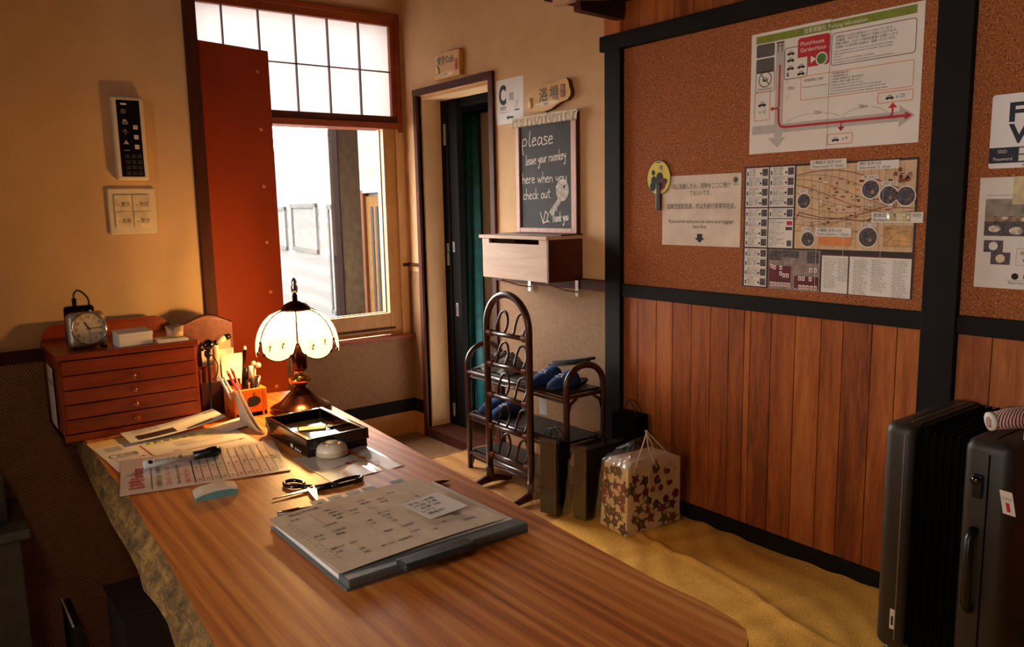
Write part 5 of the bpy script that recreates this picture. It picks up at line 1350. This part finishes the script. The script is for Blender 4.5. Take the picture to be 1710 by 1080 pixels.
def strip(u, v, w_, h, l1, l2, label, m=paper):
    f = wsheet(u, v, CK+.0028); mb = MB(); mb.sheet(f, w_, h, m); mb.text(l1, f, .006, h*.55, h*.32, ink, maxw=w_-.012); mb.text(l2, f, .006, h*.12, h*.32, ink, maxw=w_-.012)
    return one('map_label', mb, label, 'label', (u+w_/2, -CK, v), 'label strips stuck on the map')
strip(2.682, 1.367, .128, .029, '小樽運河 徒歩16分', 'Otaru canal ⇧ 16min', 'white canal walking-time strip overlapping the top edge of the map')
strip(2.848, 1.357, .133, .026, '堺町 徒歩12分', 'Sakai street ⇧ 12min', 'white street walking-time strip at the upper right of the map')
strip(2.902, 1.193, .16, .032, '飲食店 都通り 徒歩 10分', 'Restaurant ⇦ 10min', 'white restaurant strip sticking out past the right edge of the map')
strip(2.709, 1.147, .127, .028, '小樽駅 徒歩12分', 'Otaru Station ⇩ 12min', 'white station walking-time strip in the lower middle of the map')
f = wsheet(2.955, 1.197, CK+.0042)
mb = MB(); mb.add([f.p(u, v, .001+.003*math.sin(u*160+v*60)) for v in (0, .01, .02, .03) for u in [.01*i for i in range(8)]], [(j*8+i, j*8+i+1, (j+1)*8+i+1, (j+1)*8+i) for j in range(3) for i in range(7)], mat('shiny_tape', '#d8c8a0', .08, coat=1), True); tp = one('tape', mb, 'shiny crumpled tape on the restaurant strip', 'tape', (2.99, -CK, 1.2)); sd = tp.modifiers.new('thickness', 'SOLIDIFY'); sd.thickness = .0004
# posters right of the second post
f = wsheet(3.232, 1.343, CK); mb = MB(); mb.prism(rrect(0, 0, .29, .198, .008), f, 0, .0008, paper_cool)
mb.text('Free', f, .045, .125, .05, navy_ink, w=.16, bold=.03, lift=.0012); mb.text('WiFi', f, .045, .068, .05, navy_ink, w=.16, bold=.03, lift=.0012)
mb.rect(f, 0, .014, .29, .056, navy_ink, .0011); mb.rect(f, .075, .037, .27, .053, paper, .0014); mb.rect(f, .075, .018, .27, .034, paper, .0014)
mb.text('SSID', f, .022, .041, .009, paper, lift=.0014); mb.text('Password', f, .012, .021, .009, paper, lift=.0014); mb.text('UME2F-guest', f, .095, .04, .011, navy_ink, lift=.0017); mb.text('0012345678', f, .105, .021, .011, navy_ink, lift=.0017); mb.text('Please ask the front desk', f, .085, .004, .006, ink, lift=.0014)
one('wifi_poster', mb, 'white and navy wireless internet poster at the right edge', 'poster', (3.37, -CK, 1.343))
f = wsheet(3.214, 1.013, CK); mb = MB(); mb.sheet(f, .22, .306, paper)
mb.text('朝食のご案内', f, .12, .285, .012, ink, maxw=.09); mb.text('Breakfast', f, .108, .266, .01, ink); mb.line(f, [(.02, .257), (.2, .257)], .001, ink_soft)
mb.rect(f, .018, .145, .2, .247, photo_mid, .0007); mb.rect(f, .018, .145, .2, .185, photo_dark, .0009); mb.rect(f, .018, .2, .2, .247, mat('photo_pale', '#8a8070', .6, var=.2), .0009)
for u, v, r in ((.045, .165, .016), (.1, .16, .018), (.07, .195, .008), (.12, .19, .01)): mb.disc(f, u, v, r, mat('dish_print', '#b8a898', .5, var=.4, vscale=90), .0011, 12, r*.6)
mb.rect(f, .02, .1, .07, .133, photo_dark, .0009); mb.rect(f, .04, .066, .09, .1, photo_dark, .001)
mb.disc(f, .045, .117, .012, paper, .0012, 12); mb.disc(f, .065, .083, .012, paper_warm, .0012, 12)
mb.line(f, rrect(.105, .066, .21, .112, .002), .0008, ink_soft, closed=True); mb.text('時間 8:00-9:30', f, .115, .094, .009, ink, maxw=.09); mb.text('￥ 800', f, .12, .076, .009, ink); mb.text('お申込みはフロントまで', f, .13, .128, .0075, ink, maxw=.08)
mb.disc(f, .105, .035, .009, ink); mb.text('梅の宿', f, .125, .029, .012, ink, bold=.02); mb.text('Plum House / Garden House', f, .09, .014, .007, ink, maxw=.12); mb.line(f, [(.08, .024), (.21, .024)], .0008, ink_soft)
one('breakfast_poster', mb, 'white breakfast poster with food photos below the wireless poster', 'poster', (3.32, -CK, 1.013))
f = wsheet(3.3, 1.245, CK+.001); mb = MB(); mb.fbx(f, 0, .09, 0, .075, 0, .0006, mat('shiny_tape', '#d8c8a0', .08, coat=1)); one('tape', mb, 'shiny tape patch on the breakfast poster', 'tape', (3.34, -CK, 1.245))

# ================================================================ RATTAN SLIPPER STAND AND SHOE RACK
SX0, SX1, SY = 1.352, 1.655, -.40
ss = thing('slipper_stand', 'tall arched dark rattan slipper stand in front of the shoe rack', 'slipper stand', (1.5, SY, 0))
cx = (SX0+SX1)/2; R_ = (SX1-SX0)/2
pts = [(SX0, SY, .02), (SX0, SY, .3), (SX0, SY, .6), (SX0, SY, .735)] + [(cx+R_*math.cos(a), SY, .742+.148*math.sin(a)) for a in [PI-PI*i/18 for i in range(1, 18)]] + [(SX1, SY, .735), (SX1, SY, .6), (SX1, SY, .3), (SX1, SY, .02)]
mb = MB(); mb.tube(pts, .0155, rattan, 14); mb.build('arch_frame', ss)
for z in (.712, .572, .43, .287, .152):
    mb = MB(); mb.tube([(SX0, SY, z), (SX1, SY, z)], .011, rattan, 10); rg = mb.build('rung', ss)
    for x in (SX0, SX1):
        s_ = 1 if x == SX0 else -1
        mb = MB()
        for k in range(5): mb.tube([(x+s_*(.016+.006*k), SY+.0125*math.cos(a), z+.0125*math.sin(a)) for a in [2*PI*i/10 for i in range(10)]], .0035, mat('rattan_binding', '#6a2e1c', .35, var=.2), 5, closed=True)
        mb.build('binding', rg)
    for x in (SX0+.062, SX0+.19):
        mb = MB(); lo = [(x+.0, SY+.006, z+.008), (x-.012, SY+.028, z+.05), (x-.006, SY+.04, z+.085), (x+.016, SY+.045, z+.095), (x+.04, SY+.04, z+.08), (x+.058, SY+.028, z+.045), (x+.062, SY+.006, z+.008)]
        mb.tube(lo, .0058, rattan, 8, sm=4); mb.build('loop', rg)
for x in (SX0, SX1):
    mb = MB(); mb.tube([(x, SY-.145, .010), (x, SY-.10, .013), (x, SY-.05, .025), (x, SY, .034), (x, SY+.05, .025), (x, SY+.09, .013), (x, SY+.12, .010)], [.009, .012, .016, .021, .016, .012, .009], rattan, 12)
    mb.tube([(x, SY, .025), (x, SY, .1)], [.022, .016], rattan, 12); mb.build('foot', ss)
RX0, RX1, RY0, RY1 = 1.088, 1.808, -.33, -.125
sr = thing('shoe_rack', 'dark rattan three-shelf shoe rack against the woven wall', 'shoe rack', ((RX0+RX1)/2, -.2, 0))
cy = (RY0+RY1)/2; ry = (RY1-RY0)/2
for x in (RX0, RX1):
    pts = [(x, RY0, 0), (x, RY0, .3), (x, RY0, .5)] + [(x, cy-ry*math.cos(a), .52+.085*math.sin(a)) for a in [PI*i/12 for i in range(13)]] + [(x, RY1, .5), (x, RY1, .3), (x, RY1, 0)]
    mb = MB(); mb.tube(pts, .0135, rattan, 12); mb.build('end_arch', sr)
    for z in (.478, .268, .078):
        mb = MB(); mb.tube([(x, RY0, z), (x, RY1, z)], .009, rattan, 8)
        mb.tube([(x, RY0+.004, z-.075), (x, RY0+.02, z-.03), (x, RY0+.055, z-.008)], .007, rattan, 8); mb.tube([(x, RY1-.004, z-.075), (x, RY1-.02, z-.03), (x, RY1-.055, z-.008)], .007, rattan, 8); mb.build('end_rail', sr)
for z in (.488, .278, .088):
    mb = MB(); mb.tube([(RX0, RY0, z-.008), (RX1, RY0, z-.008)], .012, rattan, 10); mb.tube([(RX0, RY1, z-.008), (RX1, RY1, z-.008)], .012, rattan, 10)
    mb.tube([(RX0+.012, RY0, z-.03), (RX1-.012, RY0, z-.03)], .006, rattan, 8); mb.build('rail', sr)
    mb = MB(); mb.bx(RX0+.012, RX1-.012, RY0+.012, RY1-.012, z-.004, z+.008, shelf_black, .002)
    for k in range(1, 6): mb.bx(RX0+.012+.116*k, RX0+.0145+.116*k, RY0+.014, RY1-.014, z+.008, z+.0083, ink)
    mb.build('shelf_board', sr)
def star(f, u, v, r, mb, m):
    P = [(u+(r if i % 2 == 0 else r*.45)*math.cos(PI/2+PI*i/5), v+(r if i % 2 == 0 else r*.45)*math.sin(PI/2+PI*i/5)) for i in range(10)]
    mb.line(f, P, .0028, m, .0, True)
def slipper(label, x, y, z, rz, starred=True, group='slippers on the shoe rack'):
    t = thing('slipper', label, 'slipper', (x, y, z), rz, group)
    def loc(mb): return mb
    sole = [(.043*math.sin(a)*(1.0 if math.cos(a) > 0 else .85), .125*math.cos(a)) for a in [2*PI*i/28 for i in range(28)]]
    mb = MB(); mb.prism(sole, Fr((0, 0, 0), (1, 0, 0), (0, 1, 0)), 0, .011, mat('slipper_sole', '#1a1c24', .8)); mb.build('sole', t, local=True)
    mb = MB(); nu, nv = 16, 8; vs = []
    for j in range(nv+1):
        yy = -.128+.15*j/nv; w_ = .047*math.sqrt(max(.0, 1-(max(0, -(yy))/.131)**2)); hh = .012+.046*(j/nv)**.55 if j else .006
        for i in range(nu+1):
            a = PI*i/nu; vs.append((-w_*math.cos(a), yy, .004+hh*math.sin(a)**.8 if 0 < i < nu else .004))
    mb.add(vs, [(j*(nu+1)+i, (j+1)*(nu+1)+i, (j+1)*(nu+1)+i+1, j*(nu+1)+i+1) for j in range(nv) for i in range(nu)], navy_fabric, True)
    u_ = mb.build('upper', t, local=True); sd = u_.modifiers.new('thickness', 'SOLIDIFY'); sd.thickness = .004
    if starred:
        mb = MB(); f = Fr((0, -.058, .0555), (1, 0, 0), (0, .955, .297)); f = Fr((0, -.06, .0515), (-1, 0, 0), (0, -.93, -.36))
        star(f, 0, 0, .02, mb, paper_cool); mb.build('star', t, local=True)
    return t
slipper('left of the two starred navy slippers on the top shelf', 1.575, -.215, .4968, math.radians(12))
slipper('right of the two starred navy slippers on the top shelf', 1.69, -.215, .4968, math.radians(10))
slipper('starred navy slipper on the middle shelf behind the rattan arch', 1.27, -.21, .2868, math.radians(8))
slipper('plain navy slipper at the left end of the middle shelf', 1.16, -.2, .2868, math.radians(8), False)
# leaning soles
for k, (x, lab) in enumerate(((1.605, 'dark flat sandal tilted against the wall at the back of the top shelf, left'), (1.66, 'dark flat sandal tilted against the wall at the back of the top shelf, right'))):
    f = Fr((x-.09, -.055-.01*k, .515), (.88, .0, .47 if k else .36), (0, -1, .0)); f = Fr((1.475+.03*k, -.15, .537+.019*k), (1, .12, .2), (-.12, .95, 0))
    P = [(.13+.125*math.cos(a), .038*math.sin(a)*(1+.15*math.cos(a))) for a in [2*PI*i/28 for i in range(28)]]
    mb = MB(); mb.prism(P, f, 0, .012, mat('sandal_grey', '#5a534e', .7), ink); t = one('sandal', mb, lab, 'sandal', (x, -.09, .5), 'slippers on the shoe rack')
# bundle of cloth
mb = MB(); vs = []; nu, nv = 22, 12
for j in range(nv+1):
    for i in range(nu+1):
        u = i/nu; v = j/nv; e = min(1, 5*min(u, 1-u))*min(1, 5*min(v, 1-v))
        z = .5+e*(.05+.016*math.sin(u*17+v*5)+.012*math.sin(v*19-u*6)+.012*math.cos(u*31))
        vs.append((1.10+.25*u+.01*math.sin(v*9)+.012, -.312+.17*v+.012*math.sin(u*11), z if e > 0 else .5))
mb.add(vs, [(j*(nu+1)+i, j*(nu+1)+i+1, (j+1)*(nu+1)+i+1, (j+1)*(nu+1)+i) for j in range(nv) for i in range(nu)], striped_cloth, True)
bn = one('cloth_bundle', mb, 'crumpled striped grey cloth at the left end of the top shelf', 'cloth', (1.22, -.22, .4968)); sd = bn.modifiers.new('thickness', 'SOLIDIFY'); sd.thickness = .003
mb = MB(); mb.bx(1.36, 1.42, -.112, -.108, .287, .42, paper, .001); one('white_card', mb, 'white card standing at the back of the middle shelf', 'card', (1.39, -.09, .287))

# ================================================================ FLOOR: cloth, bags, suitcase
mb = MB(); nx, ny = 240, 110; vs = []
X0, X1, Y0, Y1 = 1.86, 4.9, -1.25, -.022
for j in range(ny+1):
    for i in range(nx+1):
        x = X0+(X1-X0)*i/nx; y = Y0+(Y1-Y0)*j/ny
        z = .006 + .0028*math.sin(7*x+13*y+1.5*math.sin(9*y))*math.sin(5*y+3*x) + .0028*math.sin(31*x-17*y+2*math.sin(11*x)) + .002*math.sin(47*y+21*x+3*math.sin(8*x)) 
        z += .009*math.exp(-((y+.33+.16*(x-2.5)+.02*math.sin(9*x))/.014)**2)*(1 if x > 2.2 else max(0, (x-2.0)/.2))
        vs.append((x+.006*math.sin(9*y)*(i == 0), y, max(.0015, z)))
mb.add(vs, [(j*(nx+1)+i, j*(nx+1)+i+1, (j+1)*(nx+1)+i+1, (j+1)*(nx+1)+i) for j in range(ny) for i in range(nx)], mustard, True)
one('floor_cloth', mb, 'wrinkled mustard yellow cloth spread on the floor along the wall', 'cloth', (3.2, -.6, 0))
ZB = .0125
fbg = thing('gift_bag', 'cream floral paper bag wrapped in clear film on the yellow cloth', 'bag', (2.1, -.22, ZB))
b0, b1, b2, b3 = (2.183, -.362), (2.196, -.075), (2.035, -.07), (2.022, -.345)
t0, t1, t2, t3 = (2.186, -.355), (2.2, -.08), (2.06, -.085), (2.045, -.34)
mb = MB(); B = [Vector((*q, ZB)) for q in (b0, b1, b2, b3)]; Tp = [Vector((*q, .275)) for q in (t0, t1, t2, t3)]
mb.add(B+Tp, [(0, 1, 5, 4), (1, 2, 6, 5), (2, 3, 7, 6), (3, 0, 4, 7), (3, 2, 1, 0)], floral)
T2 = [q+Vector((0, 0, .03)) for q in Tp]; cen = sum(Tp, Vector())/4
T2 = [q+(cen-q)*.25+Vector((0, 0, .018)) for q in Tp]
random.seed(21)
rose = mat('rose_print', '#7a1c26', .5, var=.25, vscale=160); plum = mat('plum_print', '#3a2030', .5, var=.25, vscale=160); leafp = mat('leaf_print', '#4c4a22', .5, var=.25, vscale=120); ochre = mat('ochre_print', '#9a6a30', .5, var=.2)
for A0, A1, A2, A3 in ((3, 0, 4, 7), (0, 1, 5, 4), (1, 2, 6, 5)):
    vs_ = B+Tp; o_ = vs_[A0]; fU = vs_[A1]-o_; fV = vs_[A3]-o_; wU, hV = fU.length, fV.length; fF = Fr(o_, fU, fV-fU.normalized()*fV.dot(fU.normalized()))
    pts_ = []
    for _k in range(400):
        u, v = random.uniform(.02, wU-.02), random.uniform(.02, hV-.02)
        if all(math.hypot(u-a, v-b) > .036 for a, b in pts_): pts_.append((u, v))
    for u, v in pts_:
        r = random.uniform(.011, .019); m1 = random.choice([rose, plum, rose, leafp]); k0 = random.random()*6
        for q in range(random.choice((3, 4, 5))):
            a = k0+q*1.35; lx, ly = u+math.cos(a)*r*1.35, v+math.sin(a)*r*1.35; ca_, sa_ = math.cos(a), math.sin(a); L_, w2 = r*random.uniform(.45, .75), r*random.uniform(.28, .42)
            mb.poly(fF, [(lx+ca_*x-sa_*y, ly+sa_*x+ca_*y) for x, y in ((-L_, 0), (-L_*.3, w2), (L_*.4, w2*.8), (L_, 0), (L_*.4, -w2*.8), (-L_*.3, -w2))], random.choice([leafp, plum, ochre]), .0006)
        for q in range(5): mb.disc(fF, u+r*.55*math.cos(k0+q*1.257), v+r*.55*math.sin(k0+q*1.257), r*.62, m1, .0009+.0001*q, 9)
        mb.disc(fF, u, v, r*.3, ochre if m1 is plum else plum, .0016, 8)
        mb.line(fF, [(u, v), (u+r*1.3*math.cos(k0+2), v+r*1.5*math.sin(k0+2)), (u+r*2.1*math.cos(k0+2.5), v+r*2.1*math.sin(k0+2.5))], .0012, leafp, .0005)
mb.add(Tp+T2, [(i, (i+1) % 4, 4+(i+1) % 4, 4+i) for i in range(4)], paper_warm); mb.add(T2, [(0, 1, 2, 3)], paper_warm); o = mb.build('bag_body', fbg)
mb = MB()
for dy in (-.05, .06):
    mb.tube([(2.188, -.22+dy-.055, .262), (2.17, -.22+dy*.6-.02, .33), (2.165, -.235, .392), (2.162, -.23, .396), (2.172, -.22+dy*.6+.02, .33), (2.195, -.22+dy+.06, .258)], .0028, paper, 7, sm=4)
mb.build('handle', fbg)
mb = MB(); fb = Fr((2.191, -.23, .2), (0, 1, 0), (0, 0, 1))
for k in range(9): mb.tube([(2.193, -.245, .275), (2.196, -.245-.012+.003*k, .25), (2.195, -.255+.004*k, .20-.02*(k % 3))], .0012, paper_warm, 5)
mb.build('tassel', fbg)
mb = MB(); g = .008; P = [Vector((2.19+g, -.37-g, ZB)), Vector((2.203+g, -.07, ZB)), Vector((2.03, -.062, ZB)), Vector((2.0, -.36-g, ZB))]
Q = [Vector((2.198, -.37, .285)), Vector((2.212, -.07, .29)), Vector((2.05, -.075, .30)), Vector((2.03, -.352, .28))]
apex = [Vector((2.16, -.29, .355)), Vector((2.168, -.17, .37)), Vector((2.11, -.15, .365)), Vector((2.10, -.28, .35))]
n = 14
def wrap(A, B_, amp):
    vs = []; m_ = 8
    for j in range(m_+1):
        for s_ in range(4):
            for i in range(n):
                t = i/n; a = A[s_].lerp(A[(s_+1) % 4], t); b = B_[s_].lerp(B_[(s_+1) % 4], t); p = a.lerp(b, j/m_)
                d = (p-Vector((2.11, -.22, p.z))).normalized(); p += d*amp*(math.sin(i*2.3+j*1.7+s_)+.5*math.sin(i*4.1-j*2.9)); vs.append(p)
    k = 4*n
    return vs, [(j*k+i, j*k+(i+1) % k, (j+1)*k+(i+1) % k, (j+1)*k+i) for j in range(m_) for i in range(k)]
v_, f_ = wrap(P, Q, .0022); mb.add(v_, f_, clear_wrap, True); v_, f_ = wrap(Q, apex, .006); mb.add(v_, f_, clear_wrap, True)
mb.build('film_wrap', fbg)
def blackbag(label, C_, h, fx, film=False, m=black_card):
    t = thing('shopping_bag', label, 'bag', (sum(q[0] for q in C_)/4, sum(q[1] for q in C_)/4, .0), 0, 'black bags beside the shoe rack')
    z0 = .012; mb = MB(); B = [Vector((*q, z0)) for q in C_]; ce = sum(B, Vector())/4; Tq = [Vector((q.x+(ce.x-q.x)*fx, q.y+(ce.y-q.y)*fx, h)) for q in B]; vs = B+Tq
    mb.add(vs, [(0, 1, 5, 4), (1, 2, 6, 5), (2, 3, 7, 6), (3, 0, 4, 7), (3, 2, 1, 0), (4, 5, 6, 7)], m); mb.build('bag_body', t)
    mb = MB(); c4 = sum(Tq, Vector())/4
    for s_ in (-1, 1): mb.tube([c4+Vector((-.05, s_*.02, 0)), c4+Vector((-.035, s_*.015, .035)), c4+Vector((0, s_*.012, .055)), c4+Vector((.035, s_*.015, .035)), c4+Vector((.05, s_*.02, 0))], .0025, black_plastic, 6, sm=4)
    mb.build('handle', t)
    if film:
        mb = MB(); B2 = [q+(q-ce)*.08 for q in B]; T3 = [q+(q-c4)*.14+Vector((0, 0, .02)) for q in Tq]; vs = []; k = 4*n
        B2[0] += Vector((-.03, -.02, 0))
        for j in range(9):
            for s_ in range(4):
                for i in range(n):
                    p = B2[s_].lerp(B2[(s_+1) % 4], i/n).lerp(T3[s_].lerp(T3[(s_+1) % 4], i/n), j/8); d = (p-Vector((ce.x, ce.y, p.z))).normalized(); vs.append(p+d*.004*math.sin(i*2.1+j*2.3+s_))
        mb.add(vs, [(j*k+i, j*k+(i+1) % k, (j+1)*k+(i+1) % k, (j+1)*k+i) for j in range(8) for i in range(k)], clear_wrap, True); mb.build('film_wrap', t)
    return t
blackbag('glossy black bag standing nearest the rattan slipper stand', [(1.775, -.45), (1.85, -.43), (1.855, -.365), (1.78, -.365)], .315, .06, True)
blackbag('charcoal bag in clear film between the black bag and the floral bag', [(1.905, -.385), (1.965, -.37), (1.965, -.15), (1.9, -.16)], .30, .08, True, mat('charcoal_card', '#0f0b0e', .6, var=.2, spec=.12))
blackbag('tall black bag standing against the black wall post', [(1.87, -.135), (2.0, -.13), (2.0, -.045), (1.87, -.045)], .40, .05)

# suitcase
S0, S1, SY0, SY1, ST = 3.185, 3.47, -.42, -.03, .69
su = thing('suitcase', 'dark brown hard-shell suitcase standing on the yellow cloth at the right', 'suitcase', (3.33, -.22, .012))
def shell(x0, x1, y0, y1, z0, z1, m, bev, nm):
    mb = MB(); bb = MB(); bb.bx(x0, x1, y0, y1, z0, z1, m, bev, seg=5); mb.add(bb.v, bb.f, m, True); return mb.build(nm, su)
shell(S0, S0+.084, SY0, SY1, .055, ST, suit_shell, .03, 'front_shell')
shell(S0+.20, S1+.03, SY0, SY1, .055, ST, suit_shell, .03, 'back_shell')
shell(S0+.07, S0+.215, SY0+.016, SY1-.016, .07, ST-.012, suit_dark, .02, 'expansion_gusset')
mb = MB()
for k in range(6): mb.bx(S0+.09+.019*k, S0+.096+.019*k, SY0+.010, SY1-.01, .08, ST-.007, suit_dark, .002)
mb.build('ribs', su)
def band(x0, x1, g, m, nm, zt=ST):
    mb = MB(); pth = [(SY0-g, .09), (SY0-g, zt-.035), (SY0-g+.01, zt-.012+g), (SY0+.035, zt+g), (SY1-.035, zt+g), (SY1+g-.01, zt-.012), (SY1+g, zt-.035), (SY1+g, .09)]
    vs = [];
    for y, z in pth: vs += [(x0, y, z), (x1, y, z)]
    mb.add(vs, [(2*i, 2*i+1, 2*i+3, 2*i+2) for i in range(len(pth)-1)], m); o = mb.build(nm, su); sd = o.modifiers.new('thickness', 'SOLIDIFY'); sd.thickness = .003
band(S0+.058, S0+.061, .0015, mat('pale_piping', '#7a6f60', .35), 'piping'); band(S0+.085, S0+.09, .001, suit_dark, 'zip'); band(S0+.262, S0+.266, .001, suit_dark, 'zip')
mb = MB(); bb = MB(); bb.bx(3.415, 3.44, SY0-.012, SY0+.002, .545, .605, black_plastic, .005); mb.add(bb.v, bb.f, black_plastic); mb.lathe((3.427, SY0-.012, .592), [(.011, 0), (.011, .006), (.002, .009)], lacquer, 14, (0, -1, 0)); mb.build('latch', su)
mb = MB(); mb.tube([(3.425, SY0-.001, .465), (3.425, SY0-.022, .445), (3.425, SY0-.024, .36), (3.425, SY0-.022, .275), (3.425, SY0-.001, .255)], [.012, .011, .012, .011, .012], black_plastic, 10); mb.build('side_handle', su)
mb = MB(); mb.tube([(3.40, -.30, ST-.002), (3.40, -.30, ST+.022), (3.41, -.22, ST+.034), (3.41, -.14, ST+.022), (3.41, -.14, ST-.002)], .011, black_plastic, 10); mb.build('top_handle', su)
for x in (S0+.03, S1):
    for y in (SY0+.05, SY1-.05):
        mb = MB(); mb.lathe((x-.012, y, .034), [(.021, 0), (.021, .024)], black_plastic, 16, (1, 0, 0)); mb.bx(x-.016, x+.016, y-.012, y+.012, .045, .062, black_plastic); mb.build('wheel', su)
fz = Fr((3.236, SY0-.0006, .125), (1, 0, 0), (0, 0, 1)); mb = MB(); mb.rect(fz, -.006, -.005, .008, .052, paper, .0004); mb.rect(fz, -.002, .006, .004, .032, ink, .0007); mb.build('sticker', su)
fz = Fr((3.493, SY0-.0006, .528), (.94, 0, -.05), (-.2, 0, 1)); mb = MB(); mb.rect(fz, -.008, -.005, .02, .052, paper, .0004); mb.text('2 PCS', fz, -.004, .03, .007, ink, maxw=.02, lift=.0007); mb.rect(fz, .002, .002, .010, .024, red_ink, .0007)
mb.build('sticker', su)
mb = MB(); mb.tube([(3.44, -.40, .735), (3.47, -.36, .742), (3.52, -.31, .748), (3.58, -.27, .745)], [.021, .026, .027, .022], bandana, 14); mb.tube([(3.435, -.405, .734), (3.442, -.397, .7355)], [.0225, .0225], paper, 14); mb.tube([(3.438, -.402, .734), (3.434, -.406, .7338)], [.014, .014], bandana, 14)
mb.tube([(3.5, -.34, .69), (3.5, -.335, .75)], .012, bandana, 8)
one('rolled_scarf', mb, 'rolled red and white printed scarf resting on top of the suitcase', 'scarf', (3.5, -.33, .69))

# ================================================================ fill lamp added behind the viewer, out of view
pl_ = thing('fill_lamp', 'round ceiling lamp added behind the viewer as fill light', 'lamp', (4.3, -2.75, ZC))
mb = MB(); mb.lathe((4.3, -2.75, ZC), [(.03, 0), (.2, -.01), (.22, -.03), (.22, -.04)], white_plastic, 32); mb.build('base', pl_)
light('fill_lamp_light', 'POINT', (4.3, -2.75, ZC-.14), 9, (1, .66, .42), shadow_soft_size=.13)
bpy.data.objects.remove(_tob); bpy.data.curves.remove(_tcu)
